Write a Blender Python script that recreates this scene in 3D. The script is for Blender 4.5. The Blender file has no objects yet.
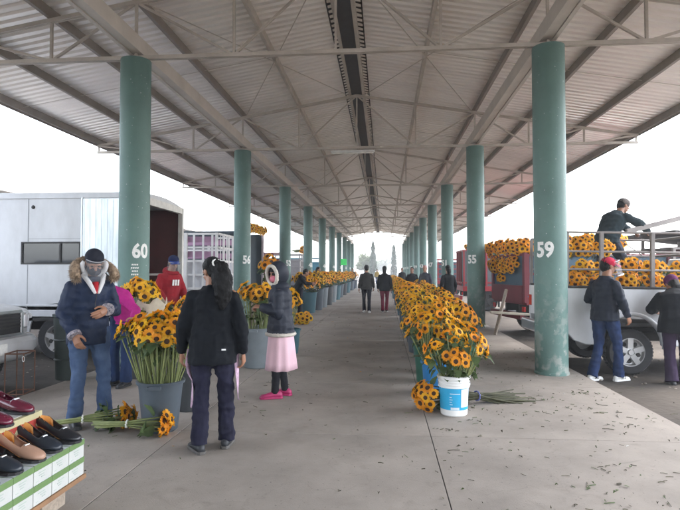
import bpy, bmesh, math, random
from math import sin, cos, pi, radians as RAD, sqrt, atan2
from mathutils import Vector as V, Matrix as M, noise as NZ

# ------------------------------------------------------------------ camera, sky, sun, exposure
scene = bpy.context.scene
col = scene.collection
EYE, FPX, YAW = 1.5, 540.0, math.atan(44 / 540.0)
CY, SY = cos(YAW), sin(YAW)
cam_d = bpy.data.cameras.new('camera')
cam_d.sensor_width = 36
cam_d.lens = 36 * FPX / 680
cam_d.clip_start, cam_d.clip_end = 0.05, 3000
cam = bpy.data.objects.new('camera', cam_d)
col.objects.link(cam)
cam.location = (0, 0, EYE)
cam.rotation_euler = (RAD(90 + 1.70), 0, YAW)
scene.camera = cam

SUN_EL, SUN_AZ = 58, 62            # azimuth from +Y towards +X
world = bpy.data.worlds.new('World')
scene.world = world
world.use_nodes = True
wt = world.node_tree
wt.nodes.clear()
wo = wt.nodes.new('ShaderNodeOutputWorld')
wb = wt.nodes.new('ShaderNodeBackground')
ws = wt.nodes.new('ShaderNodeTexSky')
ws.sky_type = 'NISHITA'
ws.sun_disc = False
ws.sun_elevation = RAD(SUN_EL)
ws.sun_rotation = RAD(SUN_AZ)
ws.air_density = 1.0
ws.dust_density = 3.0
ws.ozone_density = 1.0
wh = wt.nodes.new('ShaderNodeHueSaturation')     # thin high cloud: a paler sky
wh.inputs['Saturation'].default_value = 0.42
wt.links.new(ws.outputs[0], wh.inputs['Color'])
wt.links.new(wh.outputs[0], wb.inputs['Color'])
wb.inputs['Strength'].default_value = 0.15
wt.links.new(wb.outputs[0], wo.inputs['Surface'])
sl = bpy.data.lights.new('sun', 'SUN')
sl.energy = 0.6
sl.angle = RAD(20)
sl.color = (1.0, 0.95, 0.88)
so = bpy.data.objects.new('sun', sl)
col.objects.link(so)
sd = V((sin(RAD(SUN_AZ)) * cos(RAD(SUN_EL)), cos(RAD(SUN_AZ)) * cos(RAD(SUN_EL)), sin(RAD(SUN_EL))))
so.rotation_euler = sd.to_track_quat('Z', 'Y').to_euler()
vs = scene.view_settings
vs.view_transform = 'Standard'
vs.look = 'None'
vs.gamma = 1.0
vs.exposure = 3.5
vs.use_curve_mapping = False
scene.render.engine = 'CYCLES'
scene.cycles.use_denoising = True
scene.cycles.max_bounces = 10
scene.cycles.diffuse_bounces = 5
scene.cycles.transparent_max_bounces = 16

GZ = -0.12                          # the yard lies a step below the platform


def at(px, d, z=0.0):
    """a point d metres ahead of the lens along its axis, under photo column px"""
    xc = (px - 340) / FPX * d
    return V((xc * CY - d * SY, xc * SY + d * CY, z))


def zat(py, d):
    return EYE - (py - 271) * d / FPX


# ------------------------------------------------------------------ materials
MATS = {}


def mat(name, c, rough=0.6, var=0.12, scale=6.0, bump=0.08, bscale=60.0, metal=0.0, c2=None, rnd=0.0,
        spec=0.5, sheen=0.0, stretch=None, alpha=None, coat=0.0):
    if name in MATS:
        return MATS[name]
    m = bpy.data.materials.new(name)
    m.use_nodes = True
    t = m.node_tree
    b = t.nodes['Principled BSDF']
    b.inputs['Roughness'].default_value = rough
    b.inputs['Metallic'].default_value = metal
    b.inputs['Specular IOR Level'].default_value = spec
    if sheen:
        b.inputs['Sheen Weight'].default_value = sheen
    if coat:
        b.inputs['Coat Weight'].default_value = coat
        b.inputs['Coat Roughness'].default_value = 0.08
    tc = t.nodes.new('ShaderNodeTexCoord')
    src = tc.outputs['Object']
    if stretch:
        mp = t.nodes.new('ShaderNodeMapping')
        mp.inputs['Scale'].default_value = stretch
        t.links.new(src, mp.inputs[0])
        src = mp.outputs[0]
    n = t.nodes.new('ShaderNodeTexNoise')
    n.inputs['Scale'].default_value = scale
    n.inputs['Detail'].default_value = 6
    n.inputs['Roughness'].default_value = 0.62
    t.links.new(src, n.inputs['Vector'])
    r = t.nodes.new('ShaderNodeValToRGB')
    lo = tuple(max(0, x * (1 - var)) for x in c)
    hi = tuple(min(1, x * (1 + var)) for x in c) if c2 is None else c2
    r.color_ramp.elements[0].color = (*lo, 1)
    r.color_ramp.elements[1].color = (*hi, 1)
    r.color_ramp.elements[0].position = 0.32
    r.color_ramp.elements[1].position = 0.68
    t.links.new(n.outputs['Fac'], r.inputs[0])
    out = r.outputs[0]
    if rnd:
        oi = t.nodes.new('ShaderNodeObjectInfo')
        hs = t.nodes.new('ShaderNodeHueSaturation')
        mr = t.nodes.new('ShaderNodeMapRange')
        mr.inputs[3].default_value = 0.5 - rnd * 0.12
        mr.inputs[4].default_value = 0.5 + rnd * 0.12
        t.links.new(oi.outputs['Random'], mr.inputs[0])
        t.links.new(mr.outputs[0], hs.inputs['Hue'])
        mv = t.nodes.new('ShaderNodeMapRange')
        mv.inputs[3].default_value = 1 - rnd * 0.8
        mv.inputs[4].default_value = 1 + rnd * 0.5
        wn = t.nodes.new('ShaderNodeTexWhiteNoise')
        wn.noise_dimensions = '1D'
        t.links.new(oi.outputs['Random'], wn.inputs['W'])
        t.links.new(wn.outputs['Value'], mv.inputs[0])
        t.links.new(mv.outputs[0], hs.inputs['Value'])
        t.links.new(out, hs.inputs['Color'])
        out = hs.outputs[0]
    t.links.new(out, b.inputs['Base Color'])
    if bump:
        n2 = t.nodes.new('ShaderNodeTexNoise')
        n2.inputs['Scale'].default_value = bscale
        n2.inputs['Detail'].default_value = 4
        t.links.new(src, n2.inputs['Vector'])
        bp = t.nodes.new('ShaderNodeBump')
        bp.inputs['Strength'].default_value = bump
        bp.inputs['Distance'].default_value = 0.02
        t.links.new(n2.outputs['Fac'], bp.inputs['Height'])
        t.links.new(bp.outputs[0], b.inputs['Normal'])
    if alpha is not None:
        b.inputs['Alpha'].default_value = alpha
    MATS[name] = m
    return m


def nodes_of(m):
    return m.node_tree, m.node_tree.nodes['Principled BSDF']


# ------------------------------------------------------------------ mesh builder
class MB:
    def __init__(self):
        self.v, self.f, self.mi, self.cur = [], [], [], 0

    def add(self, vs, fs):
        o = len(self.v)
        self.v += [tuple(p) for p in vs]
        for f in fs:
            self.f.append([i + o for i in f])
            self.mi.append(self.cur)
        return self

    def box(self, c, s, R=None):
        hx, hy, hz = s[0] / 2, s[1] / 2, s[2] / 2
        ps = [V((x, y, z)) for x in (-hx, hx) for y in (-hy, hy) for z in (-hz, hz)]
        if R is not None:
            ps = [R @ p for p in ps]
        c = V(c)
        return self.add([p + c for p in ps], [(0, 1, 3, 2), (4, 6, 7, 5), (0, 4, 5, 1), (2, 3, 7, 6), (0, 2, 6, 4), (1, 5, 7, 3)])

    def span(self, a, b):
        return self.box([(a[i] + b[i]) / 2 for i in range(3)], [abs(b[i] - a[i]) for i in range(3)])

    def bar(self, a, b, w, h, up=(0, 0, 1)):
        a, b = V(a), V(b)
        z = (b - a).normalized()
        x = z.cross(V(up))
        if x.length < 1e-4:
            x = z.cross(V((0, 1, 0)))
        x.normalize()
        y = x.cross(z)
        ps = []
        for p in (a, b):
            for sx, sy in ((-1, -1), (1, -1), (1, 1), (-1, 1)):
                ps.append(p + x * sx * w / 2 + y * sy * h / 2)
        return self.add(ps, [(3, 2, 1, 0), (4, 5, 6, 7)] + [(i, (i + 1) % 4, (i + 1) % 4 + 4, i + 4) for i in range(4)])

    def tube(self, pts, rs, n=8, caps=True, flat=1.0, xref=None):
        pts = [V(p) for p in pts]
        if not isinstance(rs, (list, tuple)):
            rs = [rs] * len(pts)
        N = len(pts)
        rings = []
        prev = None
        for i, p in enumerate(pts):
            t = (pts[min(i + 1, N - 1)] - pts[max(i - 1, 0)]).normalized()
            if prev is None:
                ref = V(xref) if xref else (V((1, 0, 0)) if abs(t.x) < 0.8 else V((0, 1, 0)))
            else:
                ref = prev
            x = (ref - t * ref.dot(t)).normalized()
            prev = x
            y = t.cross(x)
            rings.append([p + (x * cos(2 * pi * k / n) + y * sin(2 * pi * k / n) * flat) * rs[i] for k in range(n)])
        return self.loft(rings, caps)

    def loft(self, rings, caps=True):
        n = len(rings[0])
        vs = [p for r in rings for p in r]
        fs = []
        for i in range(len(rings) - 1):
            for k in range(n):
                a, b = i * n + k, i * n + (k + 1) % n
                fs.append((a, b, b + n, a + n))
        if caps:
            fs.append(tuple(reversed(range(n))))
            fs.append(tuple(range((len(rings) - 1) * n, len(rings) * n)))
        return self.add(vs, fs)

    def lathe(self, prof, n=24, c=(0, 0, 0), closed=False):
        rings = [[V((c[0] + r * cos(2 * pi * k / n), c[1] + r * sin(2 * pi * k / n), c[2] + z)) for k in range(n)] for r, z in prof]
        return self.loft(rings, not closed)

    def ball(self, c, r, R=None, nu=14, nv=9):
        c = V(c)
        if not isinstance(r, (list, tuple)):
            r = (r, r, r)
        vs, fs = [], []
        for j in range(1, nv):
            th = pi * j / nv
            for i in range(nu):
                ph = 2 * pi * i / nu
                p = V((r[0] * sin(th) * cos(ph), r[1] * sin(th) * sin(ph), r[2] * cos(th)))
                vs.append(c + (R @ p if R is not None else p))
        top, bot = V((0, 0, r[2])), V((0, 0, -r[2]))
        vs.append(c + (R @ top if R is not None else top))
        vs.append(c + (R @ bot if R is not None else bot))
        T, B = len(vs) - 2, len(vs) - 1
        for j in range(nv - 2):
            for i in range(nu):
                a, b = j * nu + i, j * nu + (i + 1) % nu
                fs.append((a, a + nu, b + nu, b))
        for i in range(nu):
            fs.append((T, i, (i + 1) % nu))
            fs.append((B, (nv - 2) * nu + (i + 1) % nu, (nv - 2) * nu + i))
        return self.add(vs, fs)

    def prism(self, outline, y0, y1):
        """outline in (x, z), extruded along y"""
        n = len(outline)
        vs = [V((x, y0, z)) for x, z in outline] + [V((x, y1, z)) for x, z in outline]
        fs = [tuple(range(n)), tuple(reversed(range(n, 2 * n)))]
        fs += [((i + 1) % n, i, i + n, (i + 1) % n + n) for i in range(n)]
        return self.add(vs, fs)

    def quad(self, a, b, c, d):
        return self.add([a, b, c, d], [(0, 1, 2, 3)])

    def xf(self, mtx):
        self.v = [tuple(mtx @ V(p)) for p in self.v]
        return self

    def join(self, other, mtx=None, cur=None):
        o = len(self.v)
        self.v += [tuple(mtx @ V(p)) if mtx is not None else p for p in other.v]
        self.f += [[i + o for i in f] for f in other.f]
        self.mi += [m if cur is None else cur for m in other.mi]
        return self

    def mesh(self, name, mats, smooth=False):
        me = bpy.data.meshes.new(name)
        me.from_pydata(self.v, [], self.f)
        for m in (mats if isinstance(mats, (list, tuple)) else [mats]):
            me.materials.append(m)
        me.polygons.foreach_set('material_index', self.mi)
        me.polygons.foreach_set('use_smooth', [smooth] * len(self.f))
        bm = bmesh.new()
        bm.from_mesh(me)
        bmesh.ops.recalc_face_normals(bm, faces=bm.faces)
        bm.to_mesh(me)
        bm.free()
        return me

    def build(self, name, mats, parent=None, smooth=False, bevel=0.0, auto=False):
        o = bpy.data.objects.new(name, self.mesh(name, mats, smooth))
        col.objects.link(o)
        if parent is not None:
            o.parent = parent
        if bevel:
            b = o.modifiers.new('bevel', 'BEVEL')
            b.width = bevel
            b.segments = 2
            b.limit_method = 'ANGLE'
            b.angle_limit = RAD(40)
        if auto:
            o.data.polygons.foreach_set('use_smooth', [True] * len(o.data.polygons))
            o.data.set_sharp_from_angle(angle=RAD(38))
        return o


def tag(o, label, cat, group=None):
    o['label'] = label
    o['category'] = cat
    if group:
        o['group'] = group
    return o


def struct(o):
    o['kind'] = 'structure'
    return o


def thing(name, label, cat, loc=(0, 0, 0), rz=0.0, group=None):
    o = bpy.data.objects.new(name, None)
    o.empty_display_size = 0.1
    col.objects.link(o)
    o.location = loc
    o.rotation_euler = (0, 0, rz)
    return tag(o, label, cat, group)


def link_copy(src, parent, mtx):
    c = src.copy()
    col.objects.link(c)
    c.parent = parent
    c.matrix_local = mtx
    return c


ORD = ['first', 'second', 'third', 'fourth', 'fifth', 'sixth', 'seventh', 'eighth', 'ninth', 'tenth', 'eleventh', 'twelfth',
       'thirteenth', 'fourteenth', 'fifteenth', 'sixteenth', 'seventeenth', 'eighteenth', 'nineteenth', 'twentieth',
       'twenty-first', 'twenty-second', 'twenty-third', 'twenty-fourth']

# ------------------------------------------------------------------ shared materials
m_conc = mat('concrete', (0.322, 0.284, 0.246), 0.85, 0.10, 1.1, 0.10, 90)
m_joint = mat('joint_filler', (0.06, 0.055, 0.05), 0.95)
m_dirt = mat('yard_dirt', (0.056, 0.042, 0.031), 0.95, 0.35, 0.7, 0.5, 14, c2=(0.098, 0.079, 0.062))
m_roof = mat('galvanised_sheet', (0.88, 0.84, 0.785), 0.38, 0.06, 0.6, 0.02, 20, metal=0.4, stretch=(0.35, 2.2, 1))
m_steel = mat('beige_painted_steel', (0.50, 0.455, 0.395), 0.6, 0.15, 3, 0.05, 40)
m_purlin = mat('brown_purlin_steel', (0.26, 0.23, 0.20), 0.6, 0.15, 2, 0.05, 40)
m_beam = mat('pale_beam_steel', (0.60, 0.555, 0.49), 0.55, 0.10, 2, 0.05, 40)
m_teal = mat('teal_column_paint', (0.100, 0.182, 0.160), 0.55, 0.13, 1.6, 0.10, 30)
m_white = mat('white_vehicle_paint', (0.52, 0.525, 0.53), 0.38, 0.05, 2.2, 0.015, 8, c2=(0.62, 0.63, 0.65), stretch=(1, 1, .45))
m_numpaint = mat('white_number_paint', (0.78, 0.78, 0.75), 0.7, 0.10, 25, 0.02)
m_black = mat('black_rubber', (0.022, 0.022, 0.024), 0.75, 0.25, 20, 0.12, 80)
m_darkmetal = mat('dark_chassis', (0.035, 0.033, 0.032), 0.7, 0.2)
m_chrome = mat('brushed_steel', (0.62, 0.63, 0.65), 0.28, 0.06, 4, 0.01, metal=0.9)
m_rim = mat('wheel_rim_grey', (0.55, 0.55, 0.55), 0.38, 0.08, 6, 0.02, metal=0.55)
m_glass = mat('dark_window_glass', (0.03, 0.035, 0.04), 0.06, 0.05, bump=0, spec=0.8)
m_lampglass = mat('headlamp_glass', (0.75, 0.77, 0.8), 0.1, 0.05, bump=0)
m_redlamp = mat('red_lamp_lens', (0.45, 0.02, 0.02), 0.2, 0.05, bump=0)
m_rust = mat('rusty_iron', (0.12, 0.055, 0.032), 0.85, 0.3, 12, 0.2)
m_maroon = mat('maroon_paint', (0.125, 0.010, 0.018), 0.65, 0.15, 2)
m_red = mat('red_truck_paint', (0.30, 0.016, 0.022), 0.4, 0.12, 2)
m_tarp = mat('blue_grey_tarp', (0.036, 0.075, 0.105), 0.75, 0.25, 1.5, 0.35, 5)
m_darktarp = mat('charcoal_tarp', (0.035, 0.05, 0.062), 0.8, 0.25, 1.5, 0.35, 5)
m_wood = mat('grey_plank', (0.28, 0.23, 0.18), 0.8, 0.2, 6, 0.1, stretch=(1, 8, 8))
# ------------------------------------------------------------------ SETTING: yard, platform
g = MB()
NG = 60
def gx(i, n, a, b):
    return a + (b - a) * i / n
xs = [-300, -200, -120, -80] + [-50 + k * 1.25 for k in range(81)] + [80, 120, 200, 300]
ys = [-120, -80, -40] + [-12 + k * 1.25 for k in range(90)] + [130, 180, 260, 340]
gv, gf = [], []
for y in ys:
    for x in xs:
        dz = 0.0
        if abs(x) < 60 and -12 < y < 110 and (x > 3.3 or x < -4.8):
            dz = 0.035 * NZ.noise(V((x * 0.35, y * 0.5, 3))) + 0.018 * NZ.noise(V((x * 1.1, y * 1.3, 9)))
        gv.append((x, y, GZ + dz))
for j in range(len(ys) - 1):
    for i in range(len(xs) - 1):
        a = j * len(xs) + i
        gf.append((a, a + 1, a + 1 + len(xs), a + len(xs)))
g.add(gv, gf)
struct(g.build('ground', m_dirt, smooth=True))
# damp patches and tyre marks in the dirt
t, b = nodes_of(m_dirt)
n = t.nodes.new('ShaderNodeTexNoise'); n.inputs['Scale'].default_value = 3.0; n.inputs['Detail'].default_value = 8
tc = t.nodes['Texture Coordinate']
t.links.new(tc.outputs['Object'], n.inputs['Vector'])
mx = t.nodes.new('ShaderNodeMix'); mx.data_type = 'RGBA'; mx.blend_type = 'MULTIPLY'
mx.inputs['Factor'].default_value = 0.55
old = b.inputs['Base Color'].links[0].from_socket
t.links.new(old, mx.inputs['A']); t.links.new(n.outputs['Fac'], mx.inputs['B'])
t.links.new(mx.outputs['Result'], b.inputs['Base Color'])

PX0, PX1, PY0, PY1 = -4.35, 2.86, -33.0, 73.0
base = MB().span((PX0 + .01, PY0 + .01, GZ - 0.3), (PX1 - .01, PY1 - .01, -0.014))
struct(base.build('platform_base', m_joint))
pv = MB()
jx = [PX0, -1.9, 0.42, PX1]
jy = [PY0] + [5.0 + 2.25 * k for k in range(-17, 31) if PY0 + .5 < 5.0 + 2.25 * k < PY1 - .5] + [PY1]
for i in range(3):
    for j in range(len(jy) - 1):
        q = 0.0032
        x0, x1, y0, y1 = jx[i] + q, jx[i + 1] - q, jy[j] + q, jy[j + 1] - q
        if i == 0: x0 -= q
        if i == 2: x1 += q
        z0, z1, e = (GZ - 0.25 if i != 1 else -0.013), 0.0, 0.003
        pv_n = len(pv.mi)
        pv.add([(x0, y0, z0), (x1, y0, z0), (x1, y1, z0), (x0, y1, z0),
                (x0, y0, z1 - e), (x1, y0, z1 - e), (x1, y1, z1 - e), (x0, y1, z1 - e),
                (x0 + e, y0 + e, z1), (x1 - e, y0 + e, z1), (x1 - e, y1 - e, z1), (x0 + e, y1 - e, z1)],
               [(0, 1, 5, 4), (1, 2, 6, 5), (2, 3, 7, 6), (3, 0, 4, 7), (4, 5, 9, 8), (5, 6, 10, 9), (6, 7, 11, 10), (7, 4, 8, 11), (8, 9, 10, 11)])
        for q_, keep in ((0, j == 0), (1, i == 2), (2, j == len(jy) - 2), (3, i == 0)):
            if not keep:
                pv.mi[pv_n + q_] = 1
struct(pv.build('pavement', [m_conc, m_joint]))
# concrete: each bay a slightly different tone, wide stains, fine dark specks
t, b = nodes_of(m_conc)
tc = t.nodes['Texture Coordinate']
def mixmul(fac, colsock, valsock):
    mx = t.nodes.new('ShaderNodeMix'); mx.data_type = 'RGBA'; mx.blend_type = 'MULTIPLY'
    mx.inputs['Factor'].default_value = fac
    t.links.new(colsock, mx.inputs['A']); t.links.new(valsock, mx.inputs['B'])
    return mx.outputs['Result']
def ramp(sock, p0, c0, p1, c1):
    r = t.nodes.new('ShaderNodeValToRGB')
    r.color_ramp.elements[0].position, r.color_ramp.elements[1].position = p0, p1
    r.color_ramp.elements[0].color, r.color_ramp.elements[1].color = (*[c0] * 3, 1), (*[c1] * 3, 1)
    t.links.new(sock, r.inputs[0])
    return r.outputs[0]
sep = t.nodes.new('ShaderNodeVectorMath'); sep.operation = 'MULTIPLY_ADD'
sep.inputs[1].default_value = (1 / 2.32, 1 / 2.25, 0); sep.inputs[2].default_value = (10.819, 9.7778, 0)
t.links.new(tc.outputs['Object'], sep.inputs[0])
fl = t.nodes.new('ShaderNodeVectorMath'); fl.operation = 'FLOOR'
t.links.new(sep.outputs[0], fl.inputs[0])
wn = t.nodes.new('ShaderNodeTexWhiteNoise'); wn.noise_dimensions = '3D'
t.links.new(fl.outputs[0], wn.inputs['Vector'])
c = b.inputs['Base Color'].links[0].from_socket
c = mixmul(1.0, c, ramp(wn.outputs['Value'], 0, 0.88, 1, 1.0))
n = t.nodes.new('ShaderNodeTexNoise'); n.inputs['Scale'].default_value = 0.9; n.inputs['Detail'].default_value = 10; n.inputs['Roughness'].default_value = .7
t.links.new(tc.outputs['Object'], n.inputs['Vector'])
c = mixmul(1.0, c, ramp(n.outputs['Fac'], .34, 0.74, .58, 1.0))
n = t.nodes.new('ShaderNodeTexNoise'); n.inputs['Scale'].default_value = 38; n.inputs['Detail'].default_value = 4
t.links.new(tc.outputs['Object'], n.inputs['Vector'])
c = mixmul(1.0, c, ramp(n.outputs['Fac'], .27, 0.55, .36, 1.0))
n = t.nodes.new('ShaderNodeTexVoronoi'); n.inputs['Scale'].default_value = 5.5
t.links.new(tc.outputs['Object'], n.inputs['Vector'])
c = mixmul(1.0, c, ramp(n.outputs['Distance'], .03, 0.6, .07, 1.0))
# hairline cracks and old spills
n = t.nodes.new('ShaderNodeTexVoronoi'); n.feature = 'DISTANCE_TO_EDGE'; n.inputs['Scale'].default_value = .42
wv = t.nodes.new('ShaderNodeTexNoise'); wv.inputs['Scale'].default_value = 2.2; wv.inputs['Detail'].default_value = 8
t.links.new(tc.outputs['Object'], wv.inputs['Vector'])
va = t.nodes.new('ShaderNodeVectorMath'); va.operation = 'MULTIPLY_ADD'; va.inputs[1].default_value = (.9, .9, .9)
t.links.new(wv.outputs['Color'], va.inputs[0]); t.links.new(tc.outputs['Object'], va.inputs[2])
t.links.new(va.outputs[0], n.inputs['Vector'])
c = mixmul(.16, c, ramp(n.outputs['Distance'], .0, 0.25, .004, 1.0))
n = t.nodes.new('ShaderNodeTexNoise'); n.inputs['Scale'].default_value = 2.6; n.inputs['Detail'].default_value = 3; n.inputs['Distortion'].default_value = 1.2
t.links.new(tc.outputs['Object'], n.inputs['Vector'])
c = mixmul(1.0, c, ramp(n.outputs['Fac'], .26, 0.84, .36, 1.0))
t.links.new(c, b.inputs['Base Color'])

# ------------------------------------------------------------------ the market hall: roof, trusses, beams
XR, HALF, ZAP, ZEND, ZCH = -0.735, 7.4, 6.32, 5.06, 4.88
SLOPE = (ZAP - ZEND) / HALF
CL, CR = -3.92, 2.45
COLY = [8.2 + 6.5 * k for k in range(10)]
RY0, RY1 = -32.0, COLY[-1] + 1.2
def ztop(rel):
    return ZAP - SLOPE * abs(rel)
hall = thing('market_hall', 'long open market hall roof of ribbed metal on steel trusses above the walkway', 'market hall', (XR, 0, 0))
SH = 0.215                                       # sheet above the chord line
for sgn in (-1, 1):
    mb = MB()
    pit = 0.20
    prof = [(0, 0), (0.05, 0), (0.072, 0.042), (0.128, 0.042), (0.15, 0)]
    yy = []
    k = 0
    while RY0 + k * pit < RY1:
        yy += [(RY0 + k * pit + a, bz) for a, bz in prof]
        k += 1
    va, vb = [], []
    r0, r1 = 0.004, HALF + 0.16
    L = [(sgn * r0, y, ztop(r0) + SH + bz) for y, bz in yy]
    R = [(sgn * r1, y, ztop(r1) + SH + bz) for y, bz in yy]
    n = len(L)
    mb.add(L + R, [(i, i + 1, i + 1 + n, i + n) for i in range(n - 1)])
    ro = mb.build('roof_sheet', m_roof, hall)
    sm = ro.modifiers.new('thickness', 'SOLIDIFY'); sm.thickness = 0.004; sm.offset = 1
cap = MB().prism([(-0.34, ztop(.34) + SH - .004), (0, ZAP + SH + 0.05), (0.34, ztop(.34) + SH - .004), (0.34, ztop(.34) + SH + .036), (0, ZAP + SH + .085), (-0.34, ztop(.34) + SH + .036)], RY0, RY1)
cap.build('ridge_cap', m_darkmetal, hall)
MB().span((-.144, RY0 + .1, ZAP + .030), (.144, RY1 - .1, ZAP + .038)).build('ridge_strip', mat('dark_ridge_strip', (.06, .06, .062), .7), hall)
for rel in (0.15, 1.6, 3.185, 4.6, 6.03, 7.36):
    for sgn in (-1, 1):
        mb = MB()
        x, z0 = sgn * rel, ztop(rel) + 0.036
        h = 0.165
        # C-channel: web and two flanges
        mb.span((x - .003, RY0, z0), (x + .003, RY1, z0 + h))
        mb.span((x + sgn * .003, RY0, z0), (x + sgn * .062, RY1, z0 + .005))
        mb.span((x + sgn * .003, RY0, z0 + h - .006), (x + sgn * .062, RY1, z0 + h))
        if rel < .2:
            mb.span((x + sgn * .062, RY0, z0), (x + sgn * .066, RY1, z0 + h + .048))
        if rel > 7:
            mb.span((x + sgn * .062, RY0, z0 - .05), (x + sgn * .07, RY1, z0 + h))
        mb.build('purlin', m_purlin if rel > 1.7 else m_steel, hall)
for cx in (CL, CR):
    rel = cx - XR
    mb = MB()
    for dx in (-.085, .085):
        mb.span((rel + dx - .03, RY0, ZCH + .06), (rel + dx + .03, RY1, ZCH + .30))
    mb.span((rel - .05, RY0, ZCH + .075), (rel + .05, RY1, ZCH + .285))
    mb.build('beam', m_beam, hall)
def truss(y):
    mb = MB()
    d = 0.024
    for dy in (-d, d):                           # paired angles
        mb.bar((-HALF, y + dy, ZCH), (HALF, y + dy, ZCH), .032, .06)
        mb.bar((-HALF, y + dy, ZEND), (0, y + dy, ZAP), .032, .06)
        mb.bar((HALF, y + dy, ZEND), (0, y + dy, ZAP), .032, .06)
    mb.bar((0, y, ZCH), (0, y, ZAP), .035, .035)
    nodes = [0, 1.6, 3.185, 4.6, 6.03, 7.36]
    for s in (-1, 1):
        for r in nodes[1:]:
            mb.bar((s * r, y, ZCH), (s * r, y, ztop(r)), .04, .04, (0, 1, 0))
        for (a, za, c_, zc) in ((0, 1, 1.6, 0), (3.185, 1, 1.6, 0), (3.185, 1, 4.6, 0), (4.6, 0, 6.03, 1), (6.03, 0, 7.36, 1)):
            p = (s * a, y, ztop(a) if za else ZCH)
            q = (s * c_, y, ztop(c_) if zc else ZCH)
            mb.bar(p, q, .036, .036, (0, 1, 0))
        # knee plates on the columns
        mb.span((s * 3.185 - .09, y - .12, ZCH - .045), (s * 3.185 + .09, y + .12, ZCH - .028))
    mb.build('truss', m_steel, hall)
for y in [1.7, -4.8, -11.3, -17.8] + COLY:
    truss(y)
random.seed(3)
for i, y in enumerate(COLY[:-1]):                # thin sag rods and wind bracing between the trusses
    ym = y + 3.25
    for s in (-1, 1):
        for (a, c_) in ((1.6, 3.185), (4.6, 6.03), (6.03, 7.36), (3.185, 4.6)):
            if i < 6:
                MB().tube([(s * a, ym, ztop(a) + .12), (s * c_, ym, ztop(c_) + .12)], .007, 5).build('tie_rod', m_steel, hall)
        if i % 2 == 0:
            MB().tube([(s * 0.15, y, ztop(.15) + .02), (s * 3.1, y + 6.5, ztop(3.1) + .02)], .010, 5).build('brace_rod', m_steel, hall)
            MB().tube([(s * 3.1, y, ztop(3.1) + .0), (s * 0.15, y + 6.5, ztop(.15) + .0)], .010, 5).build('brace_rod', m_steel, hall)
# strip light under the second truss
lt = thing('strip_light', 'white fluorescent strip light under the truss past the two nearest columns', 'light', at(352, 14.3, 0))
lt.location.z = ZCH - .13
mb = MB().span((-.6, -.04, 0), (.6, .04, .05)); mb.build('housing', mat('light_housing', (.75, .75, .72), .4), lt, bevel=.006)
MB().tube([(-.57, 0, -.02), (.57, 0, -.02)], .016, 8).build('tube', mat('unlit_tube', (.85, .84, .78), .3, bump=0), lt, smooth=True)
for sx in (-.5, .5):
    MB().tube([(sx, 0, .05), (sx, 0, .13)], .006, 6).build('hanger', m_steel, lt)
lt.location.y = COLY[1] - .02

# ------------------------------------------------------------------ columns with stencilled numbers
def text_mesh(s, size, offset=0.0, xs=1.0):
    cu = bpy.data.curves.new('lettering', 'FONT')
    cu.body = s
    cu.size = size
    cu.offset = offset
    cu.align_x = 'CENTER'
    cu.align_y = 'CENTER'
    cu.resolution_u = 3
    ob = bpy.data.objects.new('lettering', cu)
    col.objects.link(ob)
    dg = bpy.context.evaluated_depsgraph_get()
    dg.update()
    me = bpy.data.meshes.new_from_object(ob.evaluated_get(dg))
    bpy.data.objects.remove(ob)
    bm = bmesh.new(); bm.from_mesh(me)
    bmesh.ops.triangulate(bm, faces=bm.faces)
    bmesh.ops.subdivide_edges(bm, edges=[e for e in bm.edges if e.calc_length() > size * .15], cuts=1)
    mb = MB()
    mb.add([(v.co.x * xs, v.co.y, 0) for v in bm.verts], [[v.index for v in f.verts] for f in bm.faces])
    bm.free()
    bpy.data.meshes.remove(me)
    return mb
CRAD = 0.232
def column(x, y, face, num, label):
    t = thing('column', label, 'column', (x, y, 0), 0, 'teal columns of the market hall')
    mb = MB()
    prof = [(CRAD + .012, 0), (CRAD + .012, .03), (CRAD, .04)] + [(CRAD, .04 + (ZCH - .13) * k / 6) for k in range(1, 7)] + [(CRAD, ZCH - .045), (0.05, ZCH - .045)]
    mb.lathe([(0.05, 0)] + prof, 32)
    mb.build('shaft', m_teal, t, auto=True)
    if num:
        tm = text_mesh(num, .30, .011, .86)
        vv = []
        for p in tm.v:
            a = face + p[0] / CRAD
            vv.append(((CRAD + .003) * sin(a), -(CRAD + .003) * cos(a), 1.80 + p[1]))
        tm.v = vv
        tm.build('painted_number', m_numpaint, t)
    return t
lab_l = {0: '60', 1: '56', 2: '52', 3: '48', 4: '44', 5: '40', 6: '36', 7: '32', 8: '28', 9: '24'}
lab_r = {k: str(int(v) - 1) for k, v in lab_l.items()}
for k, y in enumerate(COLY):
    c60 = column(CL, y, RAD(50), lab_l[k], 'round teal column painted with white number %s' % lab_l[k])
    if k == 0:                                     # small faded lettering under the 60
        dm = MB()
        for z, w in ((1.585, .10), (1.535, .12), (1.485, .09), (1.435, .11)):
            for q in range(4):
                a0 = RAD(30) - w / CRAD / 2 + q * w / CRAD / 4
                a1 = a0 + w / CRAD / 5.5
                dm.quad(*[((CRAD + .0025) * sin(a), -(CRAD + .0025) * cos(a), zz) for a, zz in ((a0, z), (a1, z + .004), (a1, z + .026), (a0, z + .022))])
        dm.build('faded_lettering', m_numpaint, c60)
    column(CR, y, RAD(-36), lab_r[k], 'round teal column painted with white number %s' % lab_r[k])
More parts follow.
